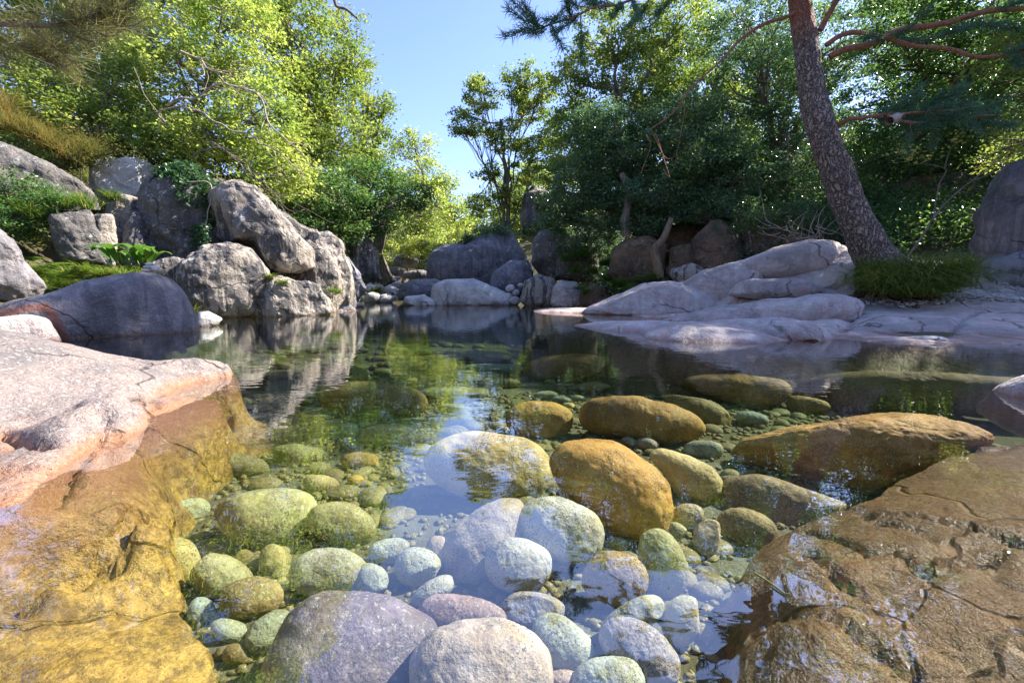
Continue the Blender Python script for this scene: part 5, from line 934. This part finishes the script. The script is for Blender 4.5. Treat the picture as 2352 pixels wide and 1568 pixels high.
def pine():
    base = at(2030, 600, 8.6); root = thing('pine_tree', 'leaning pine with plated bark and red limbs on the right bank', 'pine tree', tuple(base))
    c = [at(2035, 640, 8.6), at(2010, 590, 8.6), at(1975, 520, 8.6), at(1930, 420, 8.7), at(1885, 290, 8.8), at(1862, 180, 8.9), at(1845, 60, 9.0), at(1832, -60, 9.2), at(1840, -300, 9.6), at(1880, -520, 10)]
    P = curve(c, 14, .02); wpx = np.interp(np.arange(len(P)), [0, 8, 14, 28, 42, 56, 70, 84, 98, 112, 126], [150, 120, 100, 84, 78, 72, 66, 60, 52, 40, 24])
    dep = (P-CAM)@FW; rad = wpx/2*dep/F/1.25; n = 40; th = np.arange(n)*2*math.pi/n; mb = MB()
    T = np.gradient(P, axis=0); T /= np.linalg.norm(T, axis=1)[:, None]; A = np.cross(T, (0, 1, 0)); A /= np.linalg.norm(A, axis=1)[:, None]; Bv = np.cross(T, A)
    # densify
    m = len(P)*3; ti = np.linspace(0, len(P)-1, m); f = lambda a: np.stack([np.interp(ti, np.arange(len(P)), a[:, k]) for k in range(a.shape[1])], 1)
    P, A, Bv, rad = f(P), f(A), f(Bv), np.interp(ti, np.arange(len(rad)), rad)
    D = np.cos(th)[None, :, None]*A[:, None]+np.sin(th)[None, :, None]*Bv[:, None]; q = (P[:, None]+D*rad[:, None, None]).reshape(-1, 3)
    nz = fbm(q*np.array([7, 7, 3]), 77, 4).reshape(m, n); V = P[:, None]+D*(rad[:, None]*(1+.12*nz))[..., None]
    i = np.arange(m-1)[:, None]*n; j = np.arange(n)[None]; j2 = (j+1) % n; Fc = np.stack([i+j, i+j2, i+n+j2, i+n+j], -1).reshape(-1, 4)
    zz = V.reshape(-1, 3)[:, 2]; zr = at(1850, 110, 8.9)[2]
    mesh('trunk', V.reshape(-1, 3), Fc, M['pinebark'], root, attr={'red': np.clip((zz-zr)/.7, 0, .8)})
    rt = MB()
    for k in range(8):
        a0 = R(200+k*22+rng.uniform(-8, 8)); d = np.array([math.cos(a0), math.sin(a0), 0]); b0 = at(2022, 592, 8.6); pp = []
        for t in np.linspace(0, 1, 7):
            q_ = b0+d*t*rng.uniform(.9, 1.1)*1.0+np.array([.1*math.sin(5*t+k), 0, 0]); zs = float(tps(shelf_ctrl, q_[:1], q_[1:2])[0]); q_[2] = max(b0[2]-.1-t*.9, zs-.02) if t > .15 else b0[2]+.12; pp.append(q_)
        Cc = curve(pp, 5, .03); tube(rt, Cc, np.linspace(.17, .02, len(Cc)), 9, .06)
    rt.build('roots', M['pinebark'], root)
    limbs = [  # points, r0, r1, needles
        ([at(1905, 135, 8.8), at(1990, 100, 8.6), at(2080, 65, 8.4), at(2180, 45, 8.2), at(2280, 22, 8.0), at(2420, 10, 7.8)], .062, .036, 6),
        ([at(1895, 105, 8.8), at(1950, 80, 8.7), at(2010, 78, 8.5), at(2090, 100, 8.3), at(2180, 122, 8.1), at(2290, 130, 7.9), at(2420, 110, 7.7)], .045, .024, 6),
        ([at(1925, 292, 8.8), at(1960, 272, 8.6), at(2020, 262, 8.4), at(2090, 256, 8.2), at(2160, 250, 8.0), at(2230, 248, 7.9)], .042, .015, 14),
        ([at(2040, 262, 8.3), at(2060, 272, 8.2), at(2120, 280, 8.1), at(2200, 272, 8.0), at(2300, 268, 7.9)], .03, .012, 12),
        ([at(1845, 20, 9.0), at(1770, 50, 8.9), at(1700, 90, 8.7), at(1640, 150, 8.5), at(1560, 240, 8.3), at(1480, 310, 8.2)], .036, .008, 0),
        ([at(1885, 70, 8.9), at(1910, 20, 8.8), at(1945, -60, 8.6), at(2000, -160, 8.4)], .055, .03, 12),
        ([at(1840, -20, 9.1), at(1700, -60, 8.6), at(1560, -30, 8.2), at(1420, 10, 7.9), at(1300, 45, 7.7), at(1225, 75, 7.6)], .035, .008, 20),
        ([at(1840, -150, 9.4), at(1740, -200, 9.2), at(1600, -210, 9.0), at(1480, -180, 8.9)], .06, .02, 30),
        ([at(1870, -200, 9.4), at(2000, -320, 9.0), at(2150, -360, 8.8), at(2300, -380, 8.6)], .06, .02, 40),
        ([at(1880, -300, 9.6), at(1980, -420, 10.4), at(2150, -480, 11)], .06, .02, 40),
        ([at(1880, -420, 9.8), at(1780, -520, 9.4), at(1650, -560, 9.2)], .05, .02, 40),
        ([at(1880, -480, 9.9), at(1950, -620, 9.4), at(2050, -700, 9.0)], .05, .02, 40)]
    top = at(1880, -480, 9.9)
    for k in range(16):  # extra crown limbs above the frame, added to shade the pool and shelf
        a = P[rng.integers(int(len(P)*.72), len(P)-2)]; d = rng.standard_normal(3); d /= np.linalg.norm(d); e_ = np.array([8.2, 9.6, 9.6])+d*np.array([3.6, 3.0, 2.2]); md = (a+e_)/2+np.array([0, 0, .4])
        limbs.append(([a, md, e_], .05, .015, 44))
    for k, (pts, r0, r1, cnt) in enumerate(limbs):
        w = MB(); L = curve(pts, 8, .05); tube(w, L, np.linspace(r0, r1, len(L)), 10, .04); nd = MB(); tufts(nd, [(L[-1], L[-1]-L[-2])], 10)
        if cnt: spray(w, nd, L, .75, int(cnt*1.15), 26, .14, .010, .3, .0055)
        if k == 4:   # bare hanging twigs
            for (a, b, c2) in [((1555, 195), (1570, 260), (1545, 385)), ((1495, 310), (1525, 360), (1555, 355)), ((1480, 312), (1490, 340), (1470, 400)), ((1500, 305), (1535, 400), (1520, 385))]:
                C = curve([at(*a, 8.3), at(*b, 8.25), at(*c2, 8.2)], 8, .03); tube(w, C, np.linspace(.009, .004, len(C)), 5)
        lo = w.build('limb', M['pinelimb'], root); lo.name = 'limb'
        nd.build('needles', M['needle'], lo)
    w = MB(); tube(w, curve([at(2075, 262, 8.05), at(2055, 272, 8.0), at(2042, 278, 7.95)], 6), [.02]*4+[.07]*9, 12); w.build('sawn_stub', M['barkpale'], root)
pine()
def branch_thing(name, label, pts, r0, r1, cnt, L, mat, bark, side=.5, tn=26, w=.004, cat='branch'):
    root = thing(name, label, cat, tuple(pts[0])); wd = MB(); nd = MB(); C = curve(pts, 10, .02); tube(wd, C, np.linspace(r0, r1, len(C)), 7)
    if cnt: spray(wd, nd, C, side, cnt, tn, L, .006, .1, w)
    wd.build('wood', bark, root)
    if cnt: nd.build('needles', mat, root)
branch_thing('pine_branch', 'drooping pine branch with dry needles close by at the upper left corner', [at(-260, 120, 2.4), at(-60, 60, 2.5), at(140, 60, 2.6), at(260, 20, 2.7), at(420, -60, 2.9)], .016, .006, 30, .10, M['needle_dry'], M['bark'], .30, 22, .0014)
branch_thing('pine_branch', 'thin pine branch curving down beneath the one in the upper left corner', [at(-200, -20, 2.6), at(60, 110, 2.8), at(160, 95, 2.9), at(200, -60, 3.0)], .011, .005, 20, .09, M['needle_dry'], M['bark'], .26, 26, .0016)
branch_thing('bare_twig', 'bare dark twig poking into the sky at the top', [at(740, -60, 3.0), at(768, 0, 3.0), at(775, 18, 3.0), at(798, 26, 3.0), at(822, 46, 3.0)], .012, .006, 0, 0, None, M['bark'], cat='twig')
# bare limbs showing through the left trees
def bare(label, paths, r, bark):
    root = thing('bare_branch', label, 'branch', tuple(paths[0][0])); 
    for pts in paths:
        w = MB(); C = curve(pts, 8, .12); tube(w, C, np.linspace(r, r*.3, len(C)), 6)
        T = np.gradient(C, axis=0)
        for k in range(10):
            i = rng.integers(2, len(C)-1); d = T[i]/np.linalg.norm(T[i])+rng.normal(0, .5, 3); l = rng.uniform(.3, 1.0); C2 = curve([C[i], C[i]+d*l*.6+rng.normal(0, .05, 3), C[i]+d*l], 4, .05); tube(w, C2, np.linspace(r*.35, .006, len(C2)), 4)
        w.build('limb', bark, root)
bare('grey bare limbs forking through the yellow green tree', [[at(385, 290, 12.6), at(370, 260, 12.6), at(440, 255, 12.4), at(540, 300, 12.2), at(600, 330, 12.2), at(700, 400, 12.4)], [at(390, 250, 12.6), at(470, 210, 12.4), at(520, 190, 12.4)],
      [at(520, 190, 12.4), at(580, 215, 12.3), at(640, 300, 12.3), at(700, 360, 12.4)], [at(420, 120, 12.6), at(480, 150, 12.4), at(520, 190, 12.3)]], .034, M['barkpale'])
bare('thin brown branches drooping behind the ivy boulder', [[at(480, 330, 12.6), at(560, 380, 12.3), at(620, 440, 12.2), at(650, 470, 12.2)], [at(440, 360, 12.5), at(520, 350, 12.4), at(600, 400, 12.2)]], .024, M['bark'])
# sapling
def sapling():
    b = at(2075, 605, 8.2); root = thing('sapling', 'thin forked sapling growing from the sedge right of the pine', 'sapling', tuple(b)); w = MB(); C = curve([b-np.array([0, 0, .2]), b, at(2115, 545, 8.2), at(2140, 500, 8.2), at(2200, 440, 8.1), at(2290, 370, 8.0)], 8, .02); tube(w, C, np.linspace(.024, .009, len(C)), 7)
    for pts in ([at(2138, 505, 8.2), at(2155, 430, 8.2), at(2168, 390, 8.2), at(2110, 375, 8.1)], [at(2168, 392, 8.2), at(2175, 360, 8.2), at(2205, 310, 8.1)], [at(2230, 415, 8.1), at(2300, 385, 8.0), at(2352, 350, 7.9)]):
        C2 = curve(pts, 8, .03); tube(w, C2, np.linspace(.013, .004, len(C2)), 5)
    w.build('trunk', M['bark'], root); lv = MB()
    for (px, py, rx, ry, n) in [(2100, 360, 55, 18, 130), (2080, 345, 25, 16, 50), (2200, 320, 30, 22, 60), (2290, 300, 60, 30, 200), (2340, 340, 50, 20, 120), (2290, 370, 30, 12, 50)]:
        q = np.array([at(px+rng.normal(0, rx*.5), py+rng.normal(0, ry*.5), 8.1+rng.normal(0, .12)) for _ in range(n)]); v, f, a = leaves(q, .055, .2, .5, np.full(n, .8)); lv.add(v, f, a)
    lv.build('crown', G_, root, smooth=False)
sapling()
def stump():
    b = at(1518, 640, 14.2); root = thing('broken_trunk', 'pale broken crooked trunk leaning among the shaded boulders', 'tree trunk', tuple(b)); w = MB()
    C = curve([at(1515, 640, 14.2), at(1512, 610, 14.2), at(1505, 575, 14.2), at(1518, 555, 14.2), at(1530, 530, 14.2), at(1540, 505, 14.4)], 8, .03); tube(w, C, np.linspace(.15, .085, len(C)), 12, .05); w.build('trunk', M['barkbrown'], root)
    w = MB(); C = curve([at(1440, 540, 15.5), at(1436, 500, 15.5), at(1445, 450, 15.7), at(1430, 400, 16)], 8, .05); tube(w, C, np.linspace(.16, .1, len(C)), 9)
    o = w.build('tree_trunk', M['bark'], loc=tuple(at(1440, 540, 15.5))); tag(o, 'dark upright trunk under the hanging evergreen left of the broken trunk', 'tree trunk')
    r2 = thing('bank_tree_trunk', 'pale many stemmed trunk with roots beside the weir', 'tree trunk', tuple(at(872, 625, 21)))
    for k in range(7):
        w = MB(); x = 855+k*4.5; C = curve([at(x+8+k*2, 660-abs(k-3)*3, 21-.08*k), at(x+3, 600, 21), at(x, 560, 21), at(x-4+k*3, 470, 21.3)], 6, .12); tube(w, C, np.linspace(.09, .03, len(C)), 7, .05); w.build('stem', M['bark'], r2)
stump()
# twigs in the shade behind the shelf and needle lying on the water
def twig_tangle():
    root = thing('dead_twigs', 'tangle of bare grey twigs behind the shelf crest', 'twigs', tuple(at(1830, 530, 11.8))); w = MB()
    for k in range(26):
        a = at(rng.uniform(1790, 1880), rng.uniform(520, 555), 11.8); d = rng.normal(0, 1, 3)*np.array([.5, .2, .35])+np.array([0, 0, .25]); C = curve([a, a+d*.5+rng.normal(0, .08, 3), a+d+rng.normal(0, .1, 3)], 6, .06); tube(w, C, np.linspace(.012, .004, len(C)), 4)
    w.build('stem', M['barkpale'], root)
twig_tangle()
def floating():
    w = MB(); C = curve([onz(1733, 1315, .003), onz(1765, 1335, .004), onz(1803, 1363, .003)], 6); tube(w, C, .0022, 5); o = w.build('floating_needle', M['needle_dry'], loc=tuple(onz(1765, 1335, 0))); tag(o, 'dry pine needle floating over the brown bedrock', 'pine needle')
floating()
